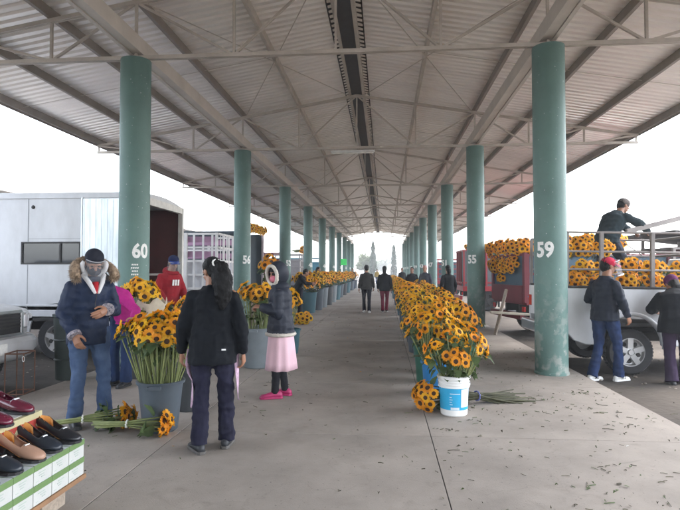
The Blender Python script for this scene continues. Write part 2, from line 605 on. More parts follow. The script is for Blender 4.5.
# column paint: scuffed foot, scratches, chipped flecks
t, b = nodes_of(m_teal)
tc = t.nodes['Texture Coordinate']
c = b.inputs['Base Color'].links[0].from_socket
v = t.nodes.new('ShaderNodeTexVoronoi'); v.inputs['Scale'].default_value = 12; v.inputs['Randomness'].default_value = 1
t.links.new(tc.outputs['Object'], v.inputs['Vector'])
mx = t.nodes.new('ShaderNodeMix'); mx.data_type = 'RGBA'
fk = ramp(v.outputs['Distance'], .05, .75, .11, 0.0)
t.links.new(fk, mx.inputs['Factor']); t.links.new(c, mx.inputs['A']); mx.inputs['B'].default_value = (.5, .52, .5, 1)
sx = t.nodes.new('ShaderNodeSeparateXYZ'); t.links.new(tc.outputs['Object'], sx.inputs[0])
mr = t.nodes.new('ShaderNodeMapRange'); mr.inputs[1].default_value = 0.0; mr.inputs[2].default_value = 1.5; mr.inputs[3].default_value = 1.0; mr.inputs[4].default_value = 0
t.links.new(sx.outputs['Z'], mr.inputs[0])
nn = t.nodes.new('ShaderNodeTexNoise'); nn.inputs['Scale'].default_value = 7; nn.inputs['Detail'].default_value = 6
t.links.new(tc.outputs['Object'], nn.inputs['Vector'])
mm = t.nodes.new('ShaderNodeMath'); mm.operation = 'MULTIPLY'
t.links.new(mr.outputs[0], mm.inputs[0]); t.links.new(ramp(nn.outputs['Fac'], .50, 0, .60, .85), mm.inputs[1])
m2 = t.nodes.new('ShaderNodeMix'); m2.data_type = 'RGBA'
t.links.new(mm.outputs[0], m2.inputs['Factor']); t.links.new(mx.outputs['Result'], m2.inputs['A']); m2.inputs['B'].default_value = (.30, .32, .29, 1)
t.links.new(m2.outputs['Result'], b.inputs['Base Color'])

# ------------------------------------------------------------------ neighbouring hall, far trees
nh = thing('neighbour_hall', 'pale low roof of another hall behind the white box truck', 'market hall', (-24.0, 30, 0))
mb = MB().prism([(-7.5, 5.0), (0, 6.3), (7.5, 5.0), (7.5, 5.14), (0, 6.45), (-7.5, 5.14)], -30, 50)
mb.build('roof', m_beam, nh)
mb = MB()
for k in range(12):
    for sx in (-3.2, 3.2):
        mb = MB().tube([(sx, -27 + 6.5 * k, GZ - .1), (sx, -27 + 6.5 * k, 5.6)], .23, 12)
        mb.build('post', m_teal, nh, smooth=True)

m_leafd = mat('cypress_green', (0.030, 0.052, 0.028), 0.8, 0.35, 0.8, 0)
m_leafm = mat('tree_green', (0.085, 0.11, 0.04), 0.8, 0.3, 0.5, 0)
m_bark = mat('bark', (0.12, 0.085, 0.06), 0.9, 0.3, 4, 0.3, 20)
def crown_mesh(name, fn, n, s, m, parent):
    mb = MB()
    for _ in range(n):
        p, nrm = fn()
        a = V((random.gauss(0, 1), random.gauss(0, 1), random.gauss(0, 1))).normalized()
        u = nrm.cross(a).normalized() * s * random.uniform(.6, 1.3)
        w = (nrm + a * .6).normalized() * s * random.uniform(.6, 1.3)
        mb.add([p - u * .5, p + w * .45 + u * .1, p + u * .5 + w, p - w * .1 + u * .6], [(0, 1, 2, 3)])
    return mb.build(name, m, parent)
def cypress(x, y, h, r, label, seed):
    random.seed(seed)
    t = thing('cypress_tree', label, 'tree', (x, y, GZ), 0, 'cypress trees beyond the hall')
    MB().tube([(0, 0, -.2), (0, 0, h * .3), (0.05, 0, h * .9)], [.22, .16, .03], 8).build('trunk', m_bark, t, smooth=True)
    def fn():
        u = random.random()
        rr = r * ((1 - u) ** .62 * min(1, .5 + u * 5) + .03) * random.uniform(.25, 1.25) * (1 + .55 * NZ.noise(V((seed, u * 9, 0))))
        a = random.uniform(0, 2 * pi)
        return V((rr * cos(a), rr * sin(a), .5 + u * (h - .5))), V((cos(a), sin(a), .9)).normalized()
    crown_mesh('crown', fn, 2600, .20, m_leafd, t)
cypress(-1.85, 92, 6.6, .62, 'tall dark cypress seen left through the far opening', 1)
cypress(1.7, 94, 6.0, .55, 'tall dark cypress seen right through the far opening', 2)
def broad(x, y, h, r, label, seed):
    random.seed(seed)
    t = thing('broadleaf_tree', label, 'tree', (x, y, GZ), 0, 'broad trees beyond the hall')
    MB().tube([(0, 0, -.2), (0.1, 0, h * .3), (0.2, 0.1, h * .55)], [.25, .18, .1], 8).build('trunk', m_bark, t, smooth=True)
    cl = [(V((random.uniform(-r, r) * .7, random.uniform(-r, r) * .7, h * random.uniform(.42, .85))), r * random.uniform(.3, .5)) for _ in range(12)]
    for c_, q in cl:
        MB().tube([(0.1, 0, h * .3), tuple(c_)], [.08, .02], 5).build('limb', m_bark, t)
    def fn():
        c_, q = random.choice(cl)
        d = V((random.gauss(0, 1), random.gauss(0, 1), random.gauss(0, .8))).normalized()
        return c_ + d * q * random.uniform(.5, 1.05), d
    crown_mesh('crown', fn, 2600, .38, m_leafm, t)
broad(-3.1, 98, 4.6, 1.6, 'pale green bushy tree left of the cypresses', 5)
broad(-.4, 150, 5.2, 2.2, 'hazy low tree between the two cypresses far away', 7)
# ------------------------------------------------------------------ VEHICLES (local: tail at x=0, nose towards +x, wheels on z=0)
def wheel_part(root, x, y, r, w, side, spokes=5, dark=False):
    """tyre with a rim child; side = -1 / +1 is the outer face along y"""
    mb = MB()
    prof = [(r * .62, -w / 2), (r * .9, -w / 2), (r * .985, -w * .36), (r, -w * .2), (r, w * .2), (r * .985, w * .36), (r * .9, w / 2), (r * .62, w / 2), (r * .60, 0)]
    n = 40
    rings = []
    for rr, z in prof:
        rings.append([V((rr * cos(2 * pi * k / n), z, rr * sin(2 * pi * k / n))) for k in range(n)])
    rings.append(rings[0])
    mb.loft(rings, caps=False)
    for k in range(44):                                   # tread blocks
        a = 2 * pi * k / 44
        R = M.Rotation(-a, 3, 'Y')
        for yy in (-w * .22, 0, w * .22):
            mb.box(R @ V((r + .003, yy, 0)), (.012, w * .17, r * .085), R)
    ty = mb.build('tyre', m_black, root, auto=True)
    ty.location = (x, y, r)
    rb = MB()
    so_ = side * w * .36
    R1 = r * .63
    prof = [(R1, so_ + side * .03), (R1 * .93, so_ + side * .03), (R1 * .86, so_ - side * .03), (R1 * .36, so_ - side * .055), (R1 * .33, so_ + side * .01), (R1 * .2, so_ + side * .02), (.001, so_ + side * .02)]
    rings = [[V((rr * cos(2 * pi * k / n), z, rr * sin(2 * pi * k / n))) for k in range(n)] for rr, z in prof]
    rb.loft(rings, caps=False)
    for k in range(spokes):                               # spokes over the dark holes
        a = 2 * pi * k / spokes + .3
        R = M.Rotation(-a, 3, 'Y')
        rb.bar(R @ V((R1 * .25, so_ + side * .012, 0)), R @ V((R1 * .92, so_ + side * .012, 0)), .03, R1 * .36, R @ V((0, 0, 1)))
    rim = rb.build('rim', m_rim if not dark else m_darkmetal, ty, auto=True)
    for k in range(spokes if not dark else 0):
        hb = MB()
        a = 2 * pi * (k + .5) / spokes + .3
        R = M.Rotation(-a, 3, 'Y')
        c_ = R @ V((R1 * .63, so_ - side * .012, 0))
        hb.ball(c_, (R1 * .17, .008, R1 * .15), R, 10, 6)
        hb.build('rim_hole', m_darkmetal, ty, smooth=True)
    h2 = MB()
    h2.tube([(0, so_ + side * .015, 0), (0, so_ + side * .055, 0)], [R1 * .2, R1 * .17], 16)
    h2.build('hub_cap', m_chrome if not dark else m_darkmetal, ty, auto=True)
    return ty


def arch(cx, r, z0, a0=180, a1=0, n=12):
    return [(cx + r * cos(RAD(a0 + (a1 - a0) * k / n)), z0 + r * sin(RAD(a0 + (a1 - a0) * k / n))) for k in range(n + 1)]


def pickup(label, loc, rz, tilt=0.0, name='pickup_truck', plate=None, rails=True, group=None):
    t = thing(name, label, 'pickup', loc, rz, group)
    t.rotation_euler = (0, tilt, rz)
    W, r = 1.96, 0.355
    hw = W / 2
    xr, xf = 0.98, 4.55
    # bed sides: outer sheets with wheel arches, rocker step and tail curve
    for s in (-1, 1):
        out = [(0.03, 0.62), (0.0, 0.80), (0.0, 1.33), (2.30, 1.33), (2.30, 0.46)] + list(reversed(arch(xr, .46, .46))) + [(0.30, 0.46), (0.12, 0.52)]
        y1, y0 = s * hw, s * (hw - .07)
        MB().prism(out, min(y0, y1), max(y0, y1)).build('bed_side', m_white, t, bevel=.015)
        fl = MB()
        pts = arch(xr, .485, .46, 185, -5, 16)
        fl.tube([(x, s * (hw + .015), z) for x, z in pts], .032, 8)
        fl.build('wheel_flare', m_white, t, smooth=True)
        MB().span((-.012, s * (hw - .17), 0.95), (.02, s * (hw - .03), 1.15)).build('tail_lamp', m_redlamp, t, bevel=.01)
        MB().span((0.01, s * (hw - .08), 1.33), (2.29, s * (hw + .01), 1.365)).build('bed_rail_cap', m_darkmetal, t, bevel=.008)
    MB().span((0.0, -hw + .08, .80), (0.05, hw - .08, 1.32)).build('tailgate', m_white, t, bevel=.01)
    MB().span((0.05, -hw + .07, .80), (2.3, hw - .07, .86)).build('bed_floor', m_darkmetal, t)
    MB().span((2.25, -hw + .07, .80), (2.3, hw - .07, 1.33)).build('bed_front', m_white, t)
    MB().span((-.16, -hw + .05, .52), (-.02, hw - .05, .72)).build('rear_bumper', m_chrome, t, bevel=.03)
    fr = MB()
    for s in (-.42, .42):
        fr.span((0, s - .04, .48), (5.2, s + .04, .62))
    fr.tube([(xr, -.7, r), (xr, .7, r)], .07, 10)
    fr.tube([(xf, -.7, r), (xf, .7, r)], .05, 10)
    fr.ball((xr, 0, r), (.17, .16, .17))
    fr.build('chassis', m_darkmetal, t)
    # cab lower body and front, one shell
    for s in (-1, 1):
        out = [(2.34, .48), (2.34, 1.22), (3.75, 1.20), (4.2, 1.17), (4.95, 1.10), (5.02, 1.02), (5.04, .56), (4.98, .48)] + arch(xf, .50, .48, 0, 180) + [(2.6, .46)]
        y1, y0 = s * hw, s * (hw - .08)
        MB().prism(out, min(y0, y1), max(y0, y1)).build('cab_side', m_white, t, bevel=.02)
        MB().tube([(x, s * (hw + .012), z) for x, z in arch(xf, .525, .48, 185, -5, 16)], .03, 8).build('wheel_flare', m_white, t, smooth=True)
        MB().span((2.9, s * (hw + .003) - .012, 1.02), (3.05, s * (hw + .003) + .012, 1.05)).build('door_handle', m_chrome, t, bevel=.005)
        MB().box((3.72, s * (hw + .1), 1.27), (.09, .17, .17)).build('mirror', m_darkmetal, t, bevel=.02)
    hood = []
    for x, z, cr in ((3.70, 1.205, .015), (4.2, 1.19, .05), (5.0, 1.12, .05), (5.22, 1.07, .03), (5.31, .99, .0)):
        hood.append([V((x, y, z + cr * (1 - (y / (hw - .06)) ** 4))) for y in [(-1 + 2 * k / 10) * (hw - .06) for k in range(11)]] +
                    [V((x, y, z - .05)) for y in [(1 - 2 * k / 10) * (hw - .06) for k in range(11)]])
    MB().loft(hood).build('hood', m_white, t, auto=True)
    # greenhouse
    lo = [(2.36, hw - .03), (2.36, -hw + .03), (3.85, -hw + .03), (3.85, hw - .03)]
    hi = [(2.52, hw - .20), (2.52, -hw + .20), (3.25, -hw + .20), (3.25, hw - .20)]
    gl = MB().loft([[V((x, y, 1.21)) for x, y in lo], [V((x, y, 1.78)) for x, y in hi]])
    gl.build('window_glass', m_glass, t, bevel=.01)
    for (a, b_) in list(zip(lo, hi)) + [((2.95, hw - .02), (2.9, hw - .19)), ((2.95, -hw + .02), (2.9, -hw + .19))]:
        MB().bar((a[0], a[1], 1.2), (b_[0], b_[1], 1.80), .065, .06).build('pillar', m_white, t, bevel=.01)
    MB().box((2.89, 0, 1.81), (.84, 2 * hw - .36, .07)).build('roof', m_white, t, bevel=.03)
    # nose
    X = 5.33
    MB().span((X - .12, -.66, .755), (X + .008, .66, 1.045)).build('grille', m_black, t, bevel=.02)
    gb = MB()
    for z in (.845, .89, .935, .98):
        gb.span((X, -.64, z), (X + .02, .64, z + .016))
    gb.box((X + .012, 0, .91), (.03, .03, .22))
    gb.build('grille_bar', m_darkmetal, t, bevel=.003)
    sur = MB()
    for (a, b_) in (((-.67, .745), (.67, .745)), ((-.67, 1.055), (.67, 1.055)), ((-.67, .745), (-.67, 1.055)), ((.67, .745), (.67, 1.055))):
        sur.bar((X, a[0], a[1]), (X, b_[0], b_[1]), .05, .045, (1, 0, 0))
    sur.build('grille_surround', m_chrome, t, bevel=.012)
    em = MB().tube([(X + .012, 0, .91), (X + .034, 0, .91)], [.055, .048], 16)
    em.build('emblem', m_chrome, t, auto=True)
    def plan(x0, xfront, half, rad):
        o_ = [(x0, half), (xfront - rad, half)]
        o_ += [(xfront - rad + rad * sin(RAD(a_)), half - rad * .8 + rad * .8 * cos(RAD(a_))) for a_ in (18, 36, 54, 72, 90)]
        return o_ + [(x_, -y_) for x_, y_ in reversed(o_)]
    MB().loft([[V((x_, y_, z_)) for x_, y_ in plan(4.9, X + dx_, hw - ins_, .30)] for z_, dx_, ins_ in ((.70, -.02, .01), (.80, .0, .0), (.96, .0, .0), (1.04, -.02, .01), (1.09, -.07, .03), (1.12, -.16, .08))]).build('nose_panel', m_white, t, auto=True)
    for s in (-1, 1):
        hl_ = MB().box((X - .065, s * .815, .92), (.10, .26, .22), M.Rotation(RAD(s * 33), 3, 'Z')).build('headlight', m_chrome, t, bevel=.03)
        MB().box((X - .012, s * .835, .92), (.02, .20, .17), M.Rotation(RAD(s * 33), 3, 'Z')).build('lens', m_lampglass, hl_, bevel=.008)
    MB().loft([[V((x_, y_, z_)) for x_, y_ in plan(5.0, X + dx_, hw + .01 - ins_, .34)] for z_, dx_, ins_ in ((.40, -.02, .05), (.46, .08, .01), (.56, .15, .0), (.66, .15, .0), (.72, .10, .01), (.735, .02, .05))]).build('front_bumper', m_white, t, auto=True)
    pb = MB().span((X + .165, -.17, .54), (X + .178, .17, .68)); pb.build('number_plate', m_numpaint, t, bevel=.004)
    for x in (xr, xf):
        for s in (-1, 1):
            wheel_part(t, x, s * (hw - .14), r, .25, s)
    return t


m_rail = mat('grey_rack_steel', (.21, .185, .17), .55, .2, 4)
def rack(root, x0, x1, y, zs, posts, m, w=.05, ht=.06, parent_name='rack', up=0.0):
    mb = MB()
    for z in zs:
        mb.span((x0, y - w * .3, z - ht / 2), (x1, y + w * .3, z + ht / 2))
    for x in posts:
        mb.span((x - w * .7, y - w * .72, zs[0] - .12), (x + w * .7, y + w * .72, zs[-1] + ht / 2 + .004))
    return mb.build(parent_name, m, root, bevel=.004)


def stake_truck(label, loc, rz, L=4.6, W=2.1, ztop=2.5, cabm=None, rackm=None, panel=None, panel_h=1.0, tail_open=True,
                group=None, name='stake_truck', zs=None, bedm=None):
    t = thing(name, label, 'truck', loc, rz, group)
    hw = W / 2
    r = .42
    zb = 1.0
    fr = MB()
    for s in (-.42, .42):
        fr.span((0.1, s - .05, .58), (L + 1.7, s + .05, .78))
    xr, xf = 1.0, L + 1.0
    fr.tube([(xr, -.8, r), (xr, .8, r)], .08, 10)
    fr.tube([(xf, -.8, r), (xf, .8, r)], .06, 10)
    fr.ball((xr, 0, r), (.2, .2, .2))
    fr.build('chassis', m_darkmetal, t)
    MB().span((0, -hw, .80), (L, hw, zb)).build('bed_floor', bedm or cabm, t, bevel=.01)
    MB().span((-.12, -hw + .1, .45), (0, hw - .1, .60)).build('rear_bumper', bedm or cabm, t, bevel=.01)
    for s in (-1, 1):
        MB().span((-.03, s * (hw - .12) - .08, .64), (0.0, s * (hw - .12) + .08, .76)).build('tail_lamp', m_redlamp, t, bevel=.005)
        mf = MB().span((xr + .45, s * (hw - .15) - .15, .15), (xr + .47, s * (hw - .15) + .15, .62)); mf.build('mud_flap', m_black, t)
    zs = zs or [zb + .12 + (ztop - zb - .15) * k / 4 for k in range(5)]
    npost = 5
    for s in (-1, 1):
        rack(t, 0, L, s * (hw - .04), zs, [.05 + (L - .1) * k / npost for k in range(npost + 1)], rackm, parent_name='side_rack')
        if panel:
            MB().span((.06, s * (hw - .075) - .006, zb), (L - .06, s * (hw - .075) + .006, zb + panel_h)).build('side_panel', panel, t)
    fb = MB()
    for z in zs:
        fb.span((L - .03, -hw + .06, z - .03), (L, hw - .06, z + .03))
    fb.build('front_rack', rackm, t)
    if panel:
        MB().span((L - .07, -hw + .08, zb), (L - .05, hw - .08, zb + panel_h)).build('front_panel', panel, t)
    if not tail_open:
        fb = MB()
        for z in zs:
            fb.span((-.02, -hw + .06, z - .03), (.02, hw - .06, z + .03))
        for y in (-.5, 0, .5):
            fb.span((-.03, y - .03, zb + .02), (.03, y + .03, zs[-1] + .034))
        fb.build('tail_rack', rackm, t)
        if panel:
            MB().span((.03, -hw + .09, zb), (.05, hw - .09, zb + panel_h)).build('tail_panel', panel, t)
    # cab
    out = [(L + .12, .55), (L + .12, 2.15), (L + .25, 2.28), (L + 1.15, 2.25), (L + 1.55, 1.55), (L + 2.1, 1.42), (L + 2.18, .60)] + arch(xf, .52, .55, 0, 180)
    MB().prism(out, -hw + .1, hw - .1).build('cab', cabm, t, bevel=.03)
    for s in (-1, 1):
        wo_ = [(L + .42, 1.5), (L + .42, 2.08), (L + 1.08, 2.06), (L + 1.36, 1.5)]
        y = s * (hw - .1)
        MB().prism(wo_, y - .012, y + .012).build('cab_window', m_glass, t)
        for x in (xr, xf):
            wheel_part(t, x, s * (hw - .22), r, .26, s, dark=(x == xr))
    ws_ = MB().loft([[V((L + 1.50, y, 1.62)) for y in (-.78, .78)] + [V((L + 1.53, y, 1.62)) for y in (.78, -.78)],
                     [V((L + 1.20, y, 2.17)) for y in (-.72, .72)] + [V((L + 1.23, y, 2.17)) for y in (.72, -.72)]])
    ws_.build('windscreen', m_glass, t)
    for s in (-1, 1):
        MB().box((L + 2.17, s * .66, .98), (.05, .26, .2)).build('headlight', m_lampglass, t, bevel=.02)
    return t


# --- white pickup backed up to the platform on the right
PK = pickup('white pickup with open rack bed full of sunflowers, backed up beside column 59', (2.77, 9.62, GZ + .03), RAD(1.5), RAD(0.9))
hw = .98
rk = MB()
zs = (1.62, 1.90, 2.20)
for s in (-1, 1):
    for z in zs:
        rk.tube([(0.02, s * (hw - .05), z), (2.28, s * (hw - .05), z)], .018, 8)
    for x in (.55, 1.32, 2.26):
        rk.span((x - .028, s * (hw - .05) - .028, 1.36), (x + .028, s * (hw - .05) + .028, 2.2))
rk.span((0.005, -hw + .02, 1.36), (.05, -hw + .075, 2.2))
rk.span((0.005, hw - .075, 1.36), (.05, hw - .02, 2.2))
for z in zs:
    rk.tube([(2.27, -hw + .05, z), (2.27, hw - .05, z)], .022, 8)
rk.tube([(1.35, hw - .05, 1.9), (1.68, hw - .05, 2.2), (2.1, hw - .05, 1.9)], .012, 6)
rk.build('bed_rack', m_rail, PK, bevel=.004)

# --- white box truck on the left, rear door open to the hall
BX = thing('box_truck', 'white box truck with side window and open rear, behind the man in the parka', 'truck', (-4.42, 10.4, GZ), pi)
L, hw, z0, z1 = 5.4, 1.1, .82, 3.0
m_alu = mat('weathered_aluminium', (.50, .54, .56), .38, .22, 3.0, .06, 18, metal=.65, stretch=(3, 1, .5))
m_lining = mat('dark_red_lining', (.07, .013, .012), .7, .25, 2)
# local x runs from the rear (0) away from the hall; local +y faces the camera after the half turn
for s in (1, -1):
    y = s * hw
    if s == 1:                                   # camera side: skin with a window opening
        wx0, wx1, wz0, wz1 = 1.05, 2.12, 1.77, 2.12
        mb = MB()
        for (a, b_, c_, d_) in ((0, wx0, z0, z1), (wx1, L, z0, z1), (wx0, wx1, z0, wz0), (wx0, wx1, wz1, z1)):
            mb.span((a, y - .03, c_), (b_, y, d_))
        mb.build('side_wall', m_white, BX)
        MB().span((wx0, y - .022, wz0), (wx1, y - .014, wz1)).build('window', m_glass, BX)
        fr = MB()
        for (a, b_, c_, d_) in ((wx0 - .03, wx1 + .03, wz1, wz1 + .03), (wx0 - .03, wx1 + .03, wz0 - .03, wz0), (wx0 - .03, wx0, wz0, wz1), (wx1, wx1 + .03, wz0, wz1), (wx0 + .34, wx0 + .37, wz0, wz1)):
            fr.span((a, y - .012, c_), (b_, y + .008, d_))
        fr.build('window_frame', m_darkmetal, BX)
        MB().span((.27, y + .001, .95), (.98, y + .022, 2.93)).build('aluminium_door', m_alu, BX, bevel=.006)
        df = MB()
        for x in (.255, .995):
            df.span((x - .014, y + .001, .94), (x + .014, y + .03, 2.945))
        for k in range(7):
            df.span((.30 + k * .108, y + .022, .97), (.305 + k * .108, y + .026, 2.91))
        df.build('door_frame', m_alu, BX)
        se = MB()
        for x in (2.02, 3.3, 4.5):
            se.span((x - .006, y + .0005, z0 + .12), (x + .006, y + .004, wz0 - .035 if x < 2.5 else 2.93))
        se.span((2.014, y + .0005, 2.155), (2.026, y + .004, 2.93))
        se.span((1.02, y + .0005, 2.20), (2.0, y + .004, 2.206))
        se.build('panel_seam', mat('grey_seam', (.30, .31, .33), .6), BX)
        rv = MB()
        for k in range(10):
            rv.ball((.35 + k * .53, y + .002, 2.955), (.012, .008, .012), None, 8, 6)
        rv.ball((1.93, y + .004, 2.78), (.035, .02, .035), None, 10, 6)
        rv.build('rivet', m_darkmetal, BX, smooth=True)
        tr = MB().span((0, y + .001, 2.93), (L, y + .02, 3.04)); tr.build('roof_trim', m_white, BX, bevel=.01)
        tr = MB(); tr.span((0, y + .001, z0 - .02), (L, y + .02, z0 + .10)); tr.span((0, y + .001, z0 + .16), (L, y + .012, z0 + .20))
        tr.build('belt_trim', m_white, BX, bevel=.006)
        sk = MB().prism([(0.05, .52), (0.05, z0 - .02), (L, z0 - .02), (L, .52)] + arch(1.45, .52, .52, 0, 180), y - .04, y)
        sk.build('skirt', m_white, BX)
    else:
        MB().span((0, y, z0), (L, y + .03, z1)).build('side_wall', m_white, BX)
        MB().span((.04, y + .031, z0 + .1), (L - .05, y + .045, z1 - .05)).build('inner_lining', m_lining, BX)
        MB().span((0.05, y, .52), (L, y + .04, z0)).build('skirt', m_white, BX)
rf = [[V((x, yy, 3.0 + .10 * (1 - (yy / hw) ** 2))) for yy in [(-1 + 2 * k / 8) * hw for k in range(9)]] + [V((x, yy, 2.97)) for yy in (hw, 0, -hw)] for x in (0, L)]
MB().loft(rf).build('roof', m_white, BX, auto=True)
MB().span((0, -hw, .72), (L, hw, z0 + .04)).build('cargo_floor', m_darkmetal, BX)
MB().span((L - .06, -hw + .04, z0 + .05), (L - .02, hw - .04, z1 - .04)).build('front_lining', m_lining, BX)
rr = MB()
rr.span((-.05, -hw - .005, z0), (.05, -hw + .09, 2.99)); rr.span((-.05, hw - .07, z0), (.05, hw + .021, 2.99))
rr.span((-.045, -hw + .09, 2.86), (.045, hw - .07, 3.0)); rr.span((-.05, -hw, .66), (.0, hw, z0 + .02))
rr.build('rear_frame', mat('pale_door_frame', (.62, .60, .56), .6, .15), BX, bevel=.008)
MB().tube([(.2, -hw + .06, 1.55), (.2, hw - .06, 1.55)], .025, 8).build('cargo_bar', m_rail, BX, smooth=True)
MB().span((-.2, -hw + .1, .42), (-.05, hw - .1, .60)).build('rear_bumper', m_darkmetal, BX, bevel=.02)
cb = MB()
cb.span((.1, -.5, .5), (L + 1.9, -.4, .68)); cb.span((.1, .4, .5), (L + 1.9, .5, .68)); cb.tube([(1.45, -.8, .4), (1.45, .8, .4)], .08, 10)
cb.build('chassis', m_darkmetal, BX)
out = [(L + .03, .5), (L + .03, 2.5), (L + .5, 2.45), (L + 1.1, 1.5), (L + 2.0, 1.25), (L + 2.1, .5)] + arch(L + 1.3, .5, .5, 0, 180)
MB().prism(out, -hw + .05, hw - .05).build('cab', m_white, BX, bevel=.03)
for s in (-1, 1):
    MB().prism([(L + .15, 1.55), (L + .15, 2.3), (L + .45, 2.28), (L + .9, 1.55)], s * (hw - .05) - .01, s * (hw - .05) + .01).build('cab_window', m_glass, BX)
    for x in (1.45, L + 1.3):
        wheel_part(BX, x, s * (hw - .16), .40, .26, s)

# --- white pickup at the left edge, its nose to the hall
P2 = pickup('white pickup with black grille parked nose first at the left edge', (-4.93 - 5.34, 6.35, GZ + .02), 0)
# --- trucks backed up further down the hall
T_MAR = stake_truck('maroon stake truck loaded high with sunflowers, behind column 59', (3.2, 14.25, GZ), RAD(10), ztop=2.02, cabm=m_maroon, rackm=m_maroon, panel=m_tarp, panel_h=1.0, tail_open=True, zs=[1.14, 1.55, 2.0])
mb = MB()
for y_ in (-1.0, .98):
    mb.span((-.05, y_ - .06, .86), (.03, y_ + .06, 2.06))
mb.span((-.045, -.94, 1.98), (.025, .92, 2.05))
mb.build('rear_post', m_maroon, T_MAR, bevel=.006)
MB().span((-.06, -.94, .84), (-.02, .92, 1.27)).build('tailgate', m_maroon, T_MAR, bevel=.008)
MB().span((-.012, -.94, 1.0), (.0, .92, 1.98)).build('rear_tarp', m_tarp, T_MAR)
T_RED = stake_truck('bright red truck with grey tarp panel, between columns 51 and 55', (3.2, 23.4, GZ), 0, ztop=2.5, cabm=m_red, rackm=m_red, panel=mat('slate_tarp', (.10, .115, .125), .8, .2, 1.5, .3, 5), panel_h=1.48, tail_open=False, bedm=m_red, zs=[1.14, 2.46])
m_whiterack = mat('white_rack_paint', (.70, .68, .66), .5, .12, 3)
T_LAT = stake_truck('white lattice stake truck with mauve stripes, right of the white box truck', (-4.75, 16.2, GZ), pi, ztop=2.72, cabm=m_white, rackm=m_whiterack, panel=None, tail_open=False, bedm=m_whiterack)
mb = MB()
for s in (-1, 1):
    for z in (2.02, 2.45):
        mb.span((.08, s * .93 - .008, z), (4.5, s * .93 + .008, z + .17))
mb.build('mauve_board', mat('mauve_board_paint', (.36, .20, .30), .6, .2, 2), T_LAT)
mb = MB()
for s in (-1, 1):
    mb.span((.08, s * .90 - .008, 1.02), (4.5, s * .90 + .008, 1.95))
mb.build('pale_board', mat('pale_board_paint', (.62, .62, .64), .6, .2, 2), T_LAT)
mb = MB()
for k in range(4):
    mb.span((.45 + k * 1.1, 1.051, .805), (.95 + k * 1.1, 1.062, .98))
mb.build('red_reflector', m_redlamp, T_LAT)
mb = MB()
for k in range(17):
    mb.span((.14 + k * .27, 1.030, 1.0), (.20 + k * .27, 1.043, 2.68))
    if k < 7:
        mb.span((-.034, -.9 + k * .3 - .025, 1.0), (-.022, -.9 + k * .3 + .025, 2.68))
mb.build('lattice_slat', m_whiterack, T_LAT)
T_DRK = stake_truck('tall charcoal tarp truck with white rear posts, behind column 56', (-4.75, 19.9, GZ), pi, ztop=3.0, W=2.2, cabm=m_darkmetal, rackm=m_darktarp, panel=m_darktarp, panel_h=2.05, tail_open=True)
mb = MB()
for y in (-1.05, 1.05):
    mb.span((-.02, y - .06, .85), (.05, y + .06, 3.05))
mb.build('rear_post', mat('pink_white_paint', (.60, .50, .54), .5, .15), T_DRK)
MB().span((.25, -.98, 1.0), (.27, .98, 2.95)).build('rear_curtain', m_darktarp, T_DRK)
stake_truck('dark red stake truck, third truck past the charcoal one', (-4.75, 26.3, GZ), pi, ztop=2.5, cabm=m_maroon, rackm=m_maroon, panel=m_maroon, panel_h=1.2)
stake_truck('grey stake truck with orange flowers on top, beyond the dark red one', (-4.75, 31.5, GZ), pi, ztop=2.6, cabm=mat('grey_paint', (.28, .28, .29), .5), rackm=mat('grey_paint2', (.34, .32, .32), .5), panel=mat('grey_paint3', (.33, .31, .31), .6), panel_h=1.3, tail_open=False)
stake_truck('teal blue stake truck, farthest on the left', (-4.75, 41, GZ), pi, ztop=2.6, cabm=mat('teal_truck_paint', (.06, .22, .30), .5), rackm=mat('teal_truck_paint', (.06, .22, .30), .5), panel=mat('teal_truck_paint', (.06, .22, .30), .5), panel_h=1.3, tail_open=False)
stake_truck('red stake truck far down the right side', (3.4, 36, GZ), 0, ztop=2.4, cabm=m_red, rackm=m_red, panel=m_tarp, panel_h=1.2, tail_open=False)
# a stake truck seen through the rack of the white pickup
stake_truck('dark rack truck standing behind the white pickup', (7.2, 16.5, GZ), RAD(-8), ztop=2.6, cabm=m_darkmetal, rackm=m_rail, panel=None)
car = thing('parked_car', 'small red and white car seen far behind the white pickup', 'car', (13.9, 22.5, GZ), RAD(12))
out = [(-2.0, .35), (-2.05, .75), (-1.5, .92), (-.95, 1.38), (.45, 1.40), (1.05, .95), (1.85, .82), (2.0, .40)] + arch(1.3, .34, .32, 0, 180, 8) + arch(-1.25, .34, .32, 0, 180, 8)
MB().prism(out, -.82, .82).build('body', m_red, car, bevel=.04)
for s in (-1, 1):
    MB().prism([(-1.3, .95), (-.85, 1.31), (.40, 1.33), (.85, .95)], s * .82 - .01, s * .82 + .01).build('window', m_glass, car)
    for x in (1.3, -1.25):
        wheel_part(car, x, s * .72, .31, .18, s)
mb = MB().span((-2.02, -.84, .5), (2.0, .84, .66)); mb.build('white_stripe', m_white, car, bevel=.01)
